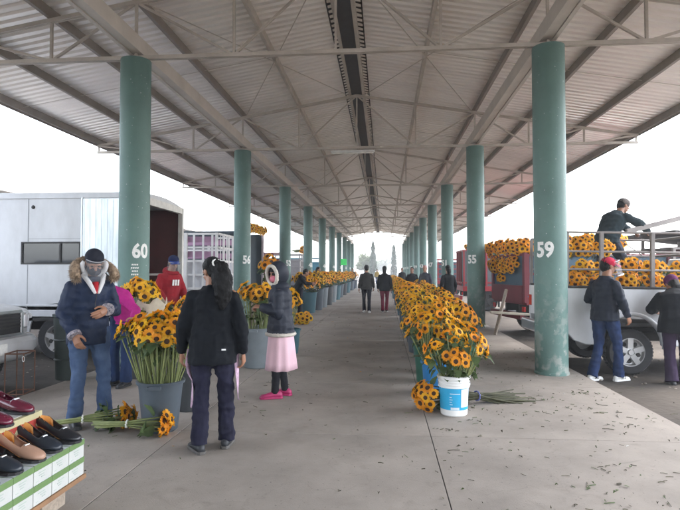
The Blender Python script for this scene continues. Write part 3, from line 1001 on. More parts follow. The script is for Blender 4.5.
# ------------------------------------------------------------------ SUNFLOWERS
m_petal = mat('sunflower_petal', (0.88, 0.37, 0.006), 0.6, 0.12, 30, 0.05, 90, c2=(0.97, 0.52, 0.012), rnd=0.13)
m_petal_y = mat('yellow_sunflower_petal', (0.90, 0.46, 0.008), 0.6, 0.12, 30, 0.05, 90, c2=(0.97, 0.62, 0.02), rnd=0.12)
m_disc = mat('sunflower_disc', (0.035, 0.014, 0.006), 0.9, 0.4, 90, 0.6, 160, c2=(0.10, 0.040, 0.012))
m_stem = mat('sunflower_stem', (0.16, 0.20, 0.062), 0.7, 0.25, 5, 0.1, 60, c2=(0.24, 0.27, 0.10))
m_leaf = mat('sunflower_leaf', (0.045, 0.085, 0.024), 0.65, 0.35, 7, 0.15, 50, c2=(0.10, 0.15, 0.05))
m_stemdry = mat('cut_stem', (0.040, 0.040, 0.017), 0.8, 0.3, 5, 0.1, 60)
for m in (m_petal, m_petal_y, m_leaf):            # light passes through petals and leaves
    t, b = nodes_of(m)
    tr = t.nodes.new('ShaderNodeBsdfTranslucent')
    ms = t.nodes.new('ShaderNodeMixShader')
    ms.inputs[0].default_value = .35
    t.links.new(b.inputs['Base Color'].links[0].from_socket, tr.inputs['Color'])
    t.links.new(b.outputs[0], ms.inputs[1]); t.links.new(tr.outputs[0], ms.inputs[2])
    t.links.new(ms.outputs[0], t.nodes['Material Output'].inputs['Surface'])


def bloom_meshes(seed, npet, cup, yellow):
    """unit bloom facing +z, radius about 1 (scaled per copy): petals mesh, disc mesh"""
    random.seed(seed)
    mb = MB()
    for layer in range(2):
        for k in range(npet):
            a = 2 * pi * (k + .5 * layer) / npet + random.uniform(-.09, .09)
            ln = random.uniform(.86, 1.08) - .05 * layer
            w = random.uniform(.125, .18)
            c0 = cup + random.uniform(-.25, .2) + .12 * layer
            r0 = .30
            ux, uy = V((cos(a), sin(a), 0)), V((-sin(a), cos(a), 0))
            pr = []
            tw = random.uniform(-.25, .25)
            for f, ww in ((0, .6), (.3, 1.0), (.62, .92), (.86, .5)):
                r = r0 + (ln - r0) * f
                z = -.05 * layer + c0 * (r - r0) - .42 * (r - r0) ** 2 * (1 + random.uniform(-.3, .9))
                cc = ux * r + V((0, 0, z))
                pr.append((cc - uy * w * ww + V((0, 0, w * ww * (.25 + tw))), cc - V((0, 0, .015)), cc + uy * w * ww + V((0, 0, w * ww * (.25 - tw)))))
            r = ln
            tip = ux * r + V((0, 0, -.05 * layer + c0 * (r - r0) - .45 * (r - r0) ** 2))
            vs = [p for row in pr for p in row] + [tip]
            fs = []
            for i in range(3):
                for j in (0, 1):
                    fs.append((i * 3 + j, i * 3 + j + 1, i * 3 + j + 4, i * 3 + j + 3))
            fs += [(9, 10, 12), (10, 11, 12)]
            mb.add(vs, fs)
    mb.cur = 1                                     # green bracts and receptacle behind
    mb.lathe([(.46, -.06), (.40, -.20), (.14, -.34), (.10, -.55)], 10)
    for k in range(9):
        a = 2 * pi * k / 9
        ux, uy = V((cos(a), sin(a), 0)), V((-sin(a), cos(a), 0))
        mb.add([ux * .38 - uy * .1 + V((0, 0, -.16)), ux * .38 + uy * .1 + V((0, 0, -.16)), ux * .66 + V((0, 0, -.16))], [(0, 1, 2)])
    pet = mb.mesh('bloom', [m_petal_y if yellow else m_petal, m_leaf], True)
    db = MB()
    rings = []
    for r, z in ((.40, -.05), (.39, .05), (.35, .10), (.26, .115), (.16, .085), (.05, .07)):
        rings.append([V((r * cos(2 * pi * k / 14) * (1 + .05 * random.uniform(-1, 1)), r * sin(2 * pi * k / 14), z)) for k in range(14)])
    db.loft(rings)
    return pet, db.mesh('disc', m_disc, True)


BLO = [bloom_meshes(10 + k, 15 + k % 4, [.1, .35, .6, .2][k % 4], False) for k in range(5)]
BLY = [bloom_meshes(40 + k, 16 + k % 4, [.1, .3, .55][k % 3], True) for k in range(4)]


def leaf(mb, p, d, up, s):
    d = V(d).normalized()
    side = d.cross(V(up))
    if side.length < .05:
        side = V((1, 0, 0))
    side.normalize()
    nrm = side.cross(d)
    q = []
    for f, w, z in ((0, .12, 0), (.25, .42, .06), (.55, .34, .05), (.8, .17, -.02)):
        c_ = V(p) + d * s * f - nrm * s * (.28 * f * f) + nrm * s * 0
        q.append((c_ - side * w * s + nrm * s * z, c_, c_ + side * w * s + nrm * s * z))
    tip = V(p) + d * s - nrm * s * .32
    vs = [x for r in q for x in r] + [tip]
    fs = []
    for i in range(3):
        for j in (0, 1):
            fs.append((i * 3 + j, i * 3 + j + 1, i * 3 + j + 4, i * 3 + j + 3))
    fs += [(9, 10, 12), (10, 11, 12)]
    mb.add(vs, fs)


def add_bloom(root, p, nrm, r, yellow, near):
    src = random.choice(BLY if yellow else BLO)
    n = V(nrm).normalized()
    q = n.to_track_quat('Z', 'Y').to_matrix() @ M.Rotation(random.uniform(0, 6.28), 3, 'Z')
    mtx = M.Translation(p) @ (q * r).to_4x4()
    o = bpy.data.objects.new('bloom', src[0])
    col.objects.link(o)
    o.parent = root
    o.matrix_local = mtx
    d = bpy.data.objects.new('disc', src[1])
    col.objects.link(d)
    d.parent = o
    return o


def upright_bunch(label, loc, n, R, zt, rim, lean=(0, 0), droop=.25, yellow=False, seed=0, group=None, hr=.075, zrim=.5, stems=True,
                  nleaf=30, spread=None, zlow=.1, tiltmax=75, tilt0=12, name='sunflower_bunch', zfloor=.06, lsz=.8, lz=(.38, .55)):
    """cut sunflowers standing in a bucket. loc = bucket foot; rim = xy centre where the stems cross the rim"""
    random.seed(seed)
    t = thing(name, label, 'flowers', loc, 0, group)
    st, lf = MB(), MB()
    lean = V((lean[0], lean[1], 0))
    for i in range(n):
        rr = R * sqrt((i + .5) / n)
        a = i * 2.39996 + seed
        p = V((rr * cos(a), rr * sin(a) , 0)) + V((random.uniform(-.02, .02), random.uniform(-.02, .02), 0)) + lean
        z = zt - droop * (rr / R) ** 1.6 + random.uniform(-.05, .03)
        out = V((p.x - rim[0], p.y - rim[1], 0))
        f = min(1, rr / R)
        tl = RAD(tilt0 + (tiltmax - tilt0) * f ** .8 + random.uniform(-14, 14))
        outn = (V((cos(a), sin(a), 0)) * .7 + (lean.normalized() * .8 if lean.length > .02 else V((0, -.12, 0)))).normalized()
        nrm = outn * sin(tl) + V((0, 0, cos(tl)))
        pos = V((p.x, p.y, z))
        add_bloom(t, pos, nrm, hr * random.uniform(.85, 1.15), yellow if isinstance(yellow, bool) else random.random() < yellow, True)
        nk = pos - nrm.normalized() * hr * .45
        rp = V((rim[0] + (p.x - rim[0]) * .32, rim[1] + (p.y - rim[1]) * .32, zrim))
        bt = V((rim[0] * .6 + (rp.x - rim[0]) * .5, rim[1] * .6 + (rp.y - rim[1]) * .5, zfloor))
        mid = (nk * .55 + rp * .45) + V((0, 0, .03))
        mid.x, mid.y = nk.x * .62 + rp.x * .38, nk.y * .62 + rp.y * .38
        if stems:
            st.tube([bt, rp, mid, nk], [.0075, .0075, .007, .006], 5)
    for k in range(nleaf):
        a = random.uniform(0, 2 * pi)
        u = random.random()
        zz = zrim + (zt - zrim) * (lz[0] + lz[1] * u)
        rr = R * (.25 + .75 * u) * random.uniform(.7, 1.08)
        p = V((lean.x * (.4 + .6 * u) + rr * cos(a), lean.y * (.4 + .6 * u) + rr * sin(a), zz - droop * .75))
        d = V((cos(a), sin(a), random.uniform(-.9, .45)))
        leaf(lf, p, d, (0, 0, 1), random.uniform(.10, .19) * lsz)
    if stems:
        st.build('stem', m_stem, t, smooth=True)['kind'] = 'stuff'
    if nleaf:
        lf.build('foliage', m_leaf, t, smooth=True)
    return t


def lying_bunch(label, loc, rot, n=14, rx=.19, rz=.17, L=.75, yellow=False, seed=0, group=None, hr=.07, tie=True, nleaf=14, fan=.10, dry=False,
                splay=.8, name='sunflower_bunch'):
    """a tied bunch lying down: blooms face local +x, stems run towards local -x; loc is the centre of the bloom cluster"""
    random.seed(seed)
    t = thing(name, label, 'flowers', loc, 0, group)
    t.rotation_euler = rot
    st, lf = MB(), MB()
    for i in range(n):
        f = sqrt((i + .5) / n)
        a = i * 2.39996 + seed
        p = V((.10 * (1 - f * f) + random.uniform(-.03, .03), rx * f * cos(a), rz * f * sin(a)))
        nrm = V((1, splay * f * cos(a) * 1.1 + random.uniform(-.2, .2), splay * f * sin(a) * 1.1 + random.uniform(-.1, .25)))
        add_bloom(t, p, nrm, hr * random.uniform(.85, 1.15), yellow if isinstance(yellow, bool) else random.random() < yellow, True)
        nk = p - nrm.normalized() * hr * .4
        tp = V((-L * .55, p.y * .22, p.z * .22 - .02))
        en = V((-L * random.uniform(.92, 1.12), random.uniform(-1, 1) * fan, max(-rz + .015, random.uniform(-.8, .5) * fan - .05)))
        st.tube([nk, (nk + tp) * .5, tp, en], [.0065, .0075, .0075, .0075], 5)
    if dry:                                        # cut ends splaying on the floor
        for i in range(26):
            st.tube([(-L * .2, random.uniform(-.05, .05), random.uniform(-.06, .04)), (-L * .55, random.uniform(-.035, .035), random.uniform(-.06, .0)),
                     (-L * random.uniform(.85, 1.25), random.uniform(-1.3, 1.3) * fan, random.uniform(-rz + .01, -rz + .09))], .0075, 5)
    for k in range(nleaf):
        a = random.uniform(0, 2 * pi)
        u = random.random()
        leaf(lf, (-.04 - .25 * L * u, rx * .75 * cos(a) * (1 - .6 * u), rz * .75 * sin(a) * (1 - .6 * u)), (random.uniform(-.9, .3), cos(a), sin(a)), (1, 0, .1), random.uniform(.09, .15))
    st.build('stem', m_stemdry if dry else m_stem, t, smooth=True)['kind'] = 'stuff'
    if nleaf:
        lf.build('foliage', m_leaf, t, smooth=True)
    if tie:
        ti = MB()
        ti.tube([V((-L * .55 + .004 * cos(q * 9), (.058 if dry else .036) * cos(q), -.02 + (.05 if dry else .032) * sin(q))) for q in [2 * pi * k / 16 for k in range(17)]], .008, 6)
        ti.build('tie', mat('blue_tie_ribbon', (.10, .12, .35), .6) if dry else mat('pale_tie_string', (.7, .7, .62), .8), t, smooth=True)
    return t


# ------------------------------------------------------------------ BUCKETS
m_bgrey = mat('grey_blue_plastic', (.062, .080, .098), .5, .12, 3, .03, 20)
m_bgrey2 = mat('mid_grey_plastic', (.16, .185, .20), .5, .12, 3, .03, 20)
m_bdark = mat('dark_grey_plastic', (.038, .042, .046), .55, .15, 3, .03, 20)
m_bblue = mat('bright_blue_plastic', (.02, .20, .48), .45, .1, 3, .03, 20)
m_bgreen = mat('green_plastic', (.02, .11, .07), .5, .12, 3, .03, 20)
m_bteal = mat('teal_plastic', (.035, .105, .13), .5, .12, 3, .03, 20)
m_pail = mat('white_pail_plastic', (.74, .74, .72), .4, .06, 4, .02, 20)


def bucket(label, loc, r0, r1, h, m, group=None, name='bucket', handles=True, rz=0.0, rings=0):
    t = thing(name, label, 'bucket', loc, rz, group)
    prof = [(.001, .0), (r0 - .012, .0), (r0, .012)]
    for k in range(1, 8):
        f = k / 8
        prof.append((r0 + (r1 - r0) * f, h * f))
    prof += [(r1, h - .03), (r1 + .014, h - .028), (r1 + .018, h - .004), (r1 + .012, h), (r1 - .006, h), (r1 - .012, h - .03), (r0 - .006, .02), (.001, .02)]
    MB().lathe(prof, 36, closed=True).build('body', m, t, auto=True)
    if rings:
        rg = MB()
        for k in range(rings):
            z = h - .055 - .028 * k
            rr = r0 + (r1 - r0) * z / h
            rg.lathe([(rr - .004, z - .006), (rr + .010, z - .006), (rr + .011, z), (rr + .010, z + .006), (rr - .004, z + .006)], 36, closed=False)
        rg.build('rib', m, t, auto=True)
    if handles:
        for s in (0, pi):
            hb = MB()
            R = M.Rotation(s, 3, 'Z')
            for dx in (-.055, .055):
                hb.box(R @ V((dx, -(r1 + .025), h - .035)), (.014, .035, .03), R)
            hb.box(R @ V((0, -(r1 + .042), h - .035)), (.124, .014, .032), R)
            hb.build('handle', m, t, bevel=.004)
    return t

# --- near left: big grey-blue bucket by the man in the parka
A = at(162, 5.16)
bucket('big grey-blue bucket holding orange sunflowers, in front of the man in the parka', A, .158, .207, .47, m_bgrey, name='bucket', rz=RAD(8))
for k, (lx, ly, n, nm) in enumerate(((-.19, -.06, 13, 'left part of the orange sunflowers in the big grey-blue bucket'), (.19, -.06, 13, 'right part of the orange sunflowers in the big grey-blue bucket'),
                                     (0.0, .14, 15, 'rear middle of the orange sunflowers in the big grey-blue bucket'), (0.02, -.15, 11, 'front middle of the orange sunflowers in the big grey-blue bucket'))):
    upright_bunch(nm, A, n + 10, .20, 1.07 + (.03 if ly > 0 else 0) - (.07 if ly < -.1 else 0), (lx * .55, ly * .55), (lx, ly), .15, .35, 100 + k, 'sunflowers in the big grey-blue bucket', hr=.064, nleaf=26, zrim=.47, tilt0=25, tiltmax=82, lsz=.7, lz=(.62, .36))
Bp = at(192, 5.95)
bucket('dark grey bucket half hidden behind the woman in black', Bp, .18, .225, .48, m_bdark)
upright_bunch('orange sunflowers peeking past the left shoulder of the woman in black', Bp, 20, .30, 1.20, (0, 0), (-.06, 0), .2, .1, 121, hr=.075, nleaf=30)
Mp = at(139, 7.7)
bucket('grey bucket behind the person in magenta', Mp, .18, .22, .50, m_bdark)
upright_bunch('tall yellow sunflowers standing in front of column 60', Mp, 22, .27, 1.42, (0, 0), (0, 0), .25, True, 131, hr=.085, nleaf=34, zrim=.5)
m_paper = mat('brown_wrapping_paper', (.55, .48, .36), .8, .1, 8, .2, 30)
wp = MB()
rings = []
for z, r in ((.52, .13), (.75, .16), (.98, .2), (1.08, .23)):
    rings.append([V((r * (1 + .08 * sin(5 * q + z * 9)) * cos(q), r * (1 + .08 * cos(4 * q)) * sin(q), z + (.05 * sin(6 * q) if z > 1 else 0))) for q in [2 * pi * k / 26 for k in range(26)]])
wp.loft(rings, caps=False)
o = wp.build('paper_wrap', m_paper, None, smooth=True); o.location = at(151, 7.75)
o.modifiers.new('thickness', 'SOLIDIFY').thickness = .004
tag(o, 'pale brown paper wrap around stems behind the tall yellow sunflowers', 'paper wrap')
upright_bunch('yellow sunflowers in the pale paper wrap', at(151, 7.75), 9, .16, 1.30, (0, 0), (0, 0), .15, True, 134, hr=.08, nleaf=12, zrim=.6)

Cp = at(258, 8.5)
bucket('mid grey bucket of yellow sunflowers left of the girl in the hooded jacket', Cp, .20, .25, .62, m_bgrey2)
for k, (lx, ly, n, nm) in enumerate(((-.17, 0, 14, 'left half of the yellow sunflowers in the mid grey bucket beside the girl'), (.17, -.02, 14, 'right half of the yellow sunflowers in the mid grey bucket beside the girl'), (0, .16, 12, 'rear of the yellow sunflowers in the mid grey bucket beside the girl'))):
    upright_bunch(nm, Cp, n, .21, 1.30, (lx * .55, ly * .5), (lx, ly), .22, .55, 141 + k, 'sunflowers in the mid grey bucket', hr=.08, nleaf=22, zrim=.62, tilt0=25, tiltmax=80)
C2 = at(271, 9.3)
bucket('grey-blue bucket behind the girl in the hooded jacket', C2, .19, .235, .58, m_bgrey2)
upright_bunch('yellow sunflowers in the grey-blue bucket behind the girl', C2, 18, .28, 1.22, (0, 0), (0, 0), .22, True, 151, hr=.08, nleaf=20, zrim=.58)
Fp = at(290, 9.9)
bucket('small teal bucket right behind the hooded girl', Fp, .15, .19, .45, m_bteal)
upright_bunch('bright yellow sunflowers showing behind the back of the hooded girl', Fp, 12, .2, 1.18, (0, 0), (.02, 0), .3, True, 153, hr=.085, nleaf=12, zrim=.45)
# flowers on a small table further back
tb = thing('wooden_table', 'narrow wooden table behind the yellow sunflowers near column 56', 'table', at(268, 12.2), 0)
MB().span((-.35, -.3, .86), (.35, .3, .91)).build('tabletop', m_wood, tb, bevel=.005)
for sx in (-.3, .3):
    for sy in (-.25, .25):
        MB().span((sx - .025, sy - .025, 0), (sx + .025, sy + .025, .86)).build('leg', m_wood, tb)
bucket('small teal pot on the narrow wooden table', at(269, 12.2, .91), .11, .14, .34, m_bteal, handles=False)
upright_bunch('orange sunflowers with dark leaves in the small teal pot', at(269, 12.2, .91), 9, .28, .92, (0, 0), (0, 0), .2, False, 155, hr=.105, nleaf=40, zrim=.34)

# --- right row, starting at the white pail
W0 = at(453, 5.72)
wp_ = bucket('white paint pail with a bright blue label, nearest in the right row', W0, .138, .158, .41, m_pail, name='paint_pail', handles=False, rings=3)
def curved_patch(mb, r0, r1, h, a0, a1, z0, z1, off, n=14):
    vs, fs = [], []
    for k in range(n + 1):
        a = a0 + (a1 - a0) * k / n
        for z in (z0, z1):
            r = r0 + (r1 - r0) * z / h + off
            vs.append((r * sin(a), -r * cos(a), z))
    for k in range(n):
        fs.append((2 * k, 2 * k + 2, 2 * k + 3, 2 * k + 1))
    mb.add(vs, fs)
lb = MB(); curved_patch(lb, .138, .158, .41, RAD(-85), RAD(70), .07, .29, .0022)
lb.build('label', mat('cyan_label', (.015, .33, .58), .45, .08, 10, .02), wp_, smooth=True)
lb = MB(); curved_patch(lb, .138, .158, .41, RAD(22), RAD(66), .10, .285, .0034)
curved_patch(lb, .138, .158, .41, RAD(-22), RAD(18), .235, .242, .0034, 6)
for k in range(4):
    curved_patch(lb, .138, .158, .41, RAD(-24), RAD(-24 + 9 + 3 * (k % 2)), .20 - .025 * k, .206 - .025 * k, .0034, 4)
curved_patch(lb, .138, .158, .41, RAD(-20), RAD(15), .074, .10, .0034, 6)
lb.build('label_print', mat('pale_label_print', (.62, .70, .74), .5, .1, 12, .02), wp_, smooth=True)
hd = MB().tube([V((.165 * cos(a), -.165 * sin(a) * .55 - .02, .345 - .10 * sin(a))) for a in [pi * k / 14 for k in range(15)]], .004, 6)
hd.build('wire_handle', m_chrome, wp_, smooth=True)
GR = 'sunflowers in the right row of buckets'
W0l = 'sunflower cluster hanging over the white paint pail, '
upright_bunch('left cluster of orange sunflowers hanging over the rim of the white pail', W0, 9, .155, .80, (-.07, -.02), (-.20, -.07), .22, False, 201, GR, hr=.062, zrim=.41, nleaf=26, lsz=.62, tilt0=35, tiltmax=85)
upright_bunch('small middle cluster of orange sunflowers low over the white pail', W0, 8, .125, .72, (0, -.06), (.02, -.16), .16, False, 202, GR, hr=.055, zrim=.41, nleaf=20, lsz=.6, tilt0=45, tiltmax=85)
upright_bunch('right cluster of orange sunflowers standing highest out of the white pail', W0, 12, .165, .92, (.07, -.02), (.23, -.05), .30, False, 203, GR, hr=.06, zrim=.41, nleaf=30, lsz=.62, tilt0=35, tiltmax=88)
upright_bunch('leafy stems with few blooms at the back of the white pail', W0, 3, .2, .86, (0, .06), (.02, .10), .1, False, 204, GR, hr=.06, zrim=.41, nleaf=60, lsz=.7, tilt0=30)
row = [(.66, 6.75, 'bright blue', m_bblue, .17, .2, .40, 0), (.62, 7.45, 'green', m_bgreen, .18, .22, .52, 0), (.66, 8.1, 'dark green', m_bgreen, .19, .22, .54, 0)]
y = 8.8
while y < 46:
    k = len(row)
    row.append((.68 + .05 * sin(k * 2.3), y, ['teal', 'grey', 'teal', 'dark grey'][k % 4], [m_bteal, m_bgrey, m_bteal, m_bdark][k % 4], .18, .22, .54, 0))
    y += .68 if y < 16 else (1.1 if y < 24 else 2.3)
for k, (x, y, cn, m, r0, r1, h, _) in enumerate(row):
    o_ = ORD[k] if k < len(ORD) else 'farthest'
    near = y < 12.5
    bucket('%s bucket, %s behind the white pail in the right row' % (cn, o_), (x, y, 0), r0, r1, h, m, 'buckets in the right row', handles=near, rz=k * .7)
    zt = (.98 if k == 0 else 1.02 + .012 * k) if k < 10 else 1.16
    yl = [.15, .5, .45, .35, .8, .7, .95, .95, .7, .95][k % 10]
    if y < 12.5:
        sides = ((-.20, 'left', 14), (.20, 'right', 15))
        for q, (lx, sn, n) in enumerate(sides):
            upright_bunch('%s half of the sunflowers in the %s bucket behind the white pail' % (sn, o_), (x, y, 0), n, .195, zt + random.Random(k * 7 + q).uniform(-.07, .05), (lx * .5, 0), (lx, random.Random(k * 3 + q).uniform(-.1, .06)), .30, yl, 300 + 10 * k + q, GR, hr=.070, zrim=h, nleaf=44, tilt0=18, tiltmax=84, lsz=.75, lz=(.45, .62))
    else:
        upright_bunch('sunflowers in the %s bucket behind the white pail' % o_, (x, y, 0), 26 if y < 20 else 20, .40, zt, (0, 0), (0.02, 0), .30, yl, 300 + 10 * k, GR, hr=.085, zrim=h, nleaf=24, tilt0=18, tiltmax=80, stems=y < 20)
row2 = [(1.22, 8.6), (1.25, 9.5), (1.22, 10.4), (1.28, 11.3), (1.32, 12.2), (1.36, 13.6), (1.34, 15.2), (1.36, 17.0), (1.4, 19.2), (1.4, 22)]
for k, (x, y) in enumerate(row2):
    bucket('%s bucket of the second file, on the column side of the right row' % ORD[k], (x, y, 0), .18, .22, .54, [m_bgreen, m_bgrey, m_bteal][k % 3], 'buckets of the second file', handles=False)
    upright_bunch('sunflowers in the %s bucket of the second file by the columns' % ORD[k], (x, y, 0), 22, .32, 1.0 + .02 * k, (0, 0), (0.0, 0), .34, [.2, .4, .5, .8][k % 4], 600 + k, 'sunflowers of the second file', hr=.078, zrim=.54, nleaf=34, tilt0=20, tiltmax=82)

# --- bunches on the floor
lying_bunch('orange sunflower bunch lying on its side against the white pail', at(424, 5.85, .165), (0, RAD(-4), RAD(180 + 28)), 20, .19, .15, 1.25, False, 701, hr=.062, fan=.16, dry=True, nleaf=10, splay=1.1)
lying_bunch('sunflower bunch lying on the floor, nearer the shoes', at(124, 5.18, .125), (0, RAD(4), RAD(28)), 12, .12, .11, .62, False, 702, hr=.066, fan=.05, nleaf=26, splay=.7, group='bunches lying before the grey-blue bucket')
lying_bunch('sunflower bunch lying on the floor, closest to the bucket foot', at(163, 4.98, .115), (0, RAD(4), RAD(12)), 12, .115, .10, .55, False, 703, hr=.066, fan=.05, nleaf=12, splay=.8, group='bunches lying before the grey-blue bucket')
lying_bunch('yellow sunflowers heaped on the floor right of the hooded girl', at(301, 15.2, .17), (0, 0, RAD(-80)), 18, .32, .16, .6, True, 704, hr=.10, nleaf=6)

# --- left row further back
m_gyp = mat('white_filler_flower', (.55, .58, .52), .8, .2, 30, 0)
lrow = [(-2.72, 19.4, m_bteal, 'teal'), (-2.62, 20.8, m_bgrey, 'grey'), (-2.60, 22.3, m_bgrey2, 'pale grey'), (-2.55, 24.0, m_bdark, 'charcoal'), (-2.55, 26, m_bgrey2, 'pale grey'), (-2.55, 28.4, m_bteal, 'teal'),
        (-2.6, 31, m_bgrey, 'grey'), (-2.6, 34, m_bdark, 'charcoal'), (-2.6, 37.5, m_bteal, 'teal'), (-2.6, 42, m_bgrey, 'grey'), (-2.6, 47, m_bgrey, 'grey')]
for k, (x, y, m, cn) in enumerate(lrow):
    tall = .82 if k in (1, 2, 3, 4) else .74
    bucket('%s bucket, %s in the far left row past the floor heap' % (cn, ORD[k]), (x, y, 0), .24, .30, tall, m, 'buckets in the far left row', handles=False)
    upright_bunch('mixed sunflowers in the %s bucket of the far left row' % ORD[k], (x, y, 0), 24, .42, 1.44 if k else 1.35, (0, 0), (0.05, 0), .40, [.2, .9, .6][k % 3], 800 + k, 'sunflowers of the far left row', hr=.115, zrim=tall, nleaf=30, tilt0=30, tiltmax=88, stems=False)
for k in range(8):                                # a second file behind, between the columns
    x, y = -3.35, 21.5 + 2.6 * k
    bucket('%s bucket of the rear file in the far left row' % ORD[k], (x, y, 0), .22, .28, .7, [m_bgrey, m_bteal][k % 2], 'buckets of the far left rear file', handles=False)
    upright_bunch('sunflowers in the %s bucket of the far left rear file' % ORD[k], (x, y, 0), 22, .40, 1.46, (0, 0), (0, 0), .4, [.9, .5][k % 2], 860 + k, 'sunflowers of the far left rear file', hr=.115, zrim=.7, nleaf=20, tilt0=30, tiltmax=88, stems=False)
gy = thing('filler_flower_bunch', 'white filler flowers in the first teal bucket of the far left row', 'flowers', (-2.72, 19.35, 0))
random.seed(9)
mb, lf = MB(), MB()
for k in range(140):
    a, u = random.uniform(0, 6.28), random.random()
    p = V((.36 * sqrt(u) * cos(a), .36 * sqrt(u) * sin(a), 1.02 - .14 * u + random.uniform(-.06, .06)))
    mb.ball(p, .017, None, 5, 4)
    if k % 2:
        leaf(lf, p - V((0, 0, .06)), (cos(a), sin(a), .2), (0, 0, 1), .13)
mb.build('bloom_spray', m_gyp, gy)
lf.build('foliage', m_leaf, gy, smooth=True)

# --- sunflower loads on the trucks (bunches lying, blooms towards the hall / camera)
def load_row(prefix, count, p0, dp, rot, seed, group, **kw):
    for k in range(count):
        random.seed(seed * 31 + k)
        j = V((random.uniform(-.03, .03), random.uniform(-.04, .04), random.uniform(-.015, .025)))
        lying_bunch('%s, %s from the platform' % (prefix, ORD[k]), V(p0) + V(dp) * k + j, (0, RAD(random.uniform(-8, 4)), rot + RAD(random.uniform(-10, 10))), seed=seed * 50 + k, group=group, tie=False, **kw)
yb = 8.95
load_row('sunflower bunch in the bottom layer of the white pickup bed', 6, (3.12, yb, 1.33), (.375, 0, 0), RAD(-90), 21, 'sunflowers in the white pickup', n=13, rx=.19, rz=.13, hr=.068, L=.7, nleaf=4, yellow=.1)
load_row('sunflower bunch in the upper layer of the white pickup bed', 6, (3.22, yb + .12, 1.56), (.38, 0, 0), RAD(-90), 22, 'sunflowers in the white pickup', n=12, rx=.19, rz=.11, hr=.068, L=.7, nleaf=5, yellow=.2)
load_row('sunflower bunch in the far rear pile of the white pickup', 3, (3.1, yb + .75, 1.88), (.34, 0, 0), RAD(-90), 23, 'far pile in the white pickup', n=12, rx=.18, rz=.13, hr=.068, L=.6, nleaf=3, yellow=.1)
load_row('topmost sunflower bunch in the far pile of the white pickup', 2, (3.1, yb + .8, 2.05), (.40, 0, -.02), RAD(-90), 24, 'far pile in the white pickup', n=10, rx=.18, rz=.08, hr=.068, L=.6, nleaf=3)
load_row('sunflower bunch along the camera side on top of the maroon truck', 5, (3.35, 13.45, 2.10), (.55, .02, .03), RAD(-100), 25, 'sunflowers on the maroon truck', n=20, rx=.30, rz=.19, hr=.085, L=.7, nleaf=2)
for k, (y, z) in enumerate(((15.0, 2.10), (14.4, 2.12), (13.8, 2.10), (14.85, 1.66), (14.3, 1.64), (13.75, 1.66))):
    lying_bunch('sunflower bunch at the rear of the maroon truck, %s in the %s layer' % (['farthest', 'middle', 'nearest'][k % 3], 'top' if k < 3 else 'lower'), (3.2 + (14.25 - y) * .176 - .16, y, z), (0, 0, RAD(190 + (15 if k % 3 == 2 else 0))), 18, .30, .2, .7, False, 900 + k, 'sunflowers on the maroon truck', .085, False, 2)
lying_bunch('small sunflower bunch hanging low at the back of the maroon truck', (3.08, 14.6, 1.33), (0, 0, RAD(190)), 8, .2, .09, .3, False, 909, None, .085, False, 0)
for k in range(4):
    lying_bunch('yellow sunflower bunch on top of the charcoal tarp truck, %s from the left' % ORD[k], (-4.72 + .03 * k, 18.95 + .5 * k, 3.02 + .05 * (k % 2)), (0, 0, RAD(-12)), 13, .28, .15, .6, True, 920 + k, 'sunflowers on the charcoal truck', .095, False, 2)
for k in range(3):
    lying_bunch('orange sunflower bunch on top of the grey stake truck, %s from the left' % ORD[k], (-4.7, 30.8 + .6 * k, 2.72), (0, 0, RAD(-10)), 14, .32, .2, .6, False, 930 + k, 'sunflowers on the grey truck', .12, False, 2)
for k in range(3):
    lying_bunch('sunflower bunch on the bright red truck, %s from the platform' % ORD[k], (3.6 + .62 * k, 22.5, 2.47), (0, 0, RAD(-95)), 12, .32, .15, .6, False, 940 + k, 'sunflowers on the red truck', .10, False, 2)
# ------------------------------------------------------------------ PEOPLE
tmp_scene = bpy.data.scenes.new('modelling_room')


def remesh(mb, voxel, smooth=3, disp=None):
    """grow the pieces of mb into one continuous surface"""
    me = mb.mesh('shape', [])
    o = bpy.data.objects.new('shape', me)
    tmp_scene.collection.objects.link(o)
    r = o.modifiers.new('r', 'REMESH')
    r.mode = 'VOXEL'
    r.voxel_size = voxel
    if smooth:
        s = o.modifiers.new('s', 'SMOOTH')
        s.factor = .5
        s.iterations = smooth
    tmp_scene.view_layers[0].update()
    dg = tmp_scene.view_layers[0].depsgraph
    if dg is None:
        col.objects.link(o)
        dg = bpy.context.evaluated_depsgraph_get()
    out = bpy.data.meshes.new_from_object(o.evaluated_get(dg))
    bpy.data.objects.remove(o)
    bpy.data.meshes.remove(me)
    res = MB()
    out.calc_loop_triangles()
    nr = [v.normal.copy() for v in out.vertices]
    vs = []
    for v in out.vertices:
        p = v.co.copy()
        if disp:
            p += nr[v.index] * disp(p)
        vs.append(p)
    res.add(vs, [list(p.vertices) for p in out.polygons])
    bpy.data.meshes.remove(out)
    return res


def fabric(name, c, **k):
    kw = dict(rough=.9, var=.16, scale=9, bump=.12, bscale=120, spec=.25)
    kw.update(k)
    return mat(name, c, **kw)


m_skin = mat('brown_skin', (.30, .145, .085), .5, .10, 12, .03, 120)
m_eye = mat('dark_eye', (.02, .015, .012), .2, bump=0)
m_lip = mat('lip', (.26, .09, .075), .5, bump=0)
m_hair = mat('black_hair', (.0028, .0026, .003), .6, .3, 40, .5, 130, stretch=(3, 3, .6), spec=.22)


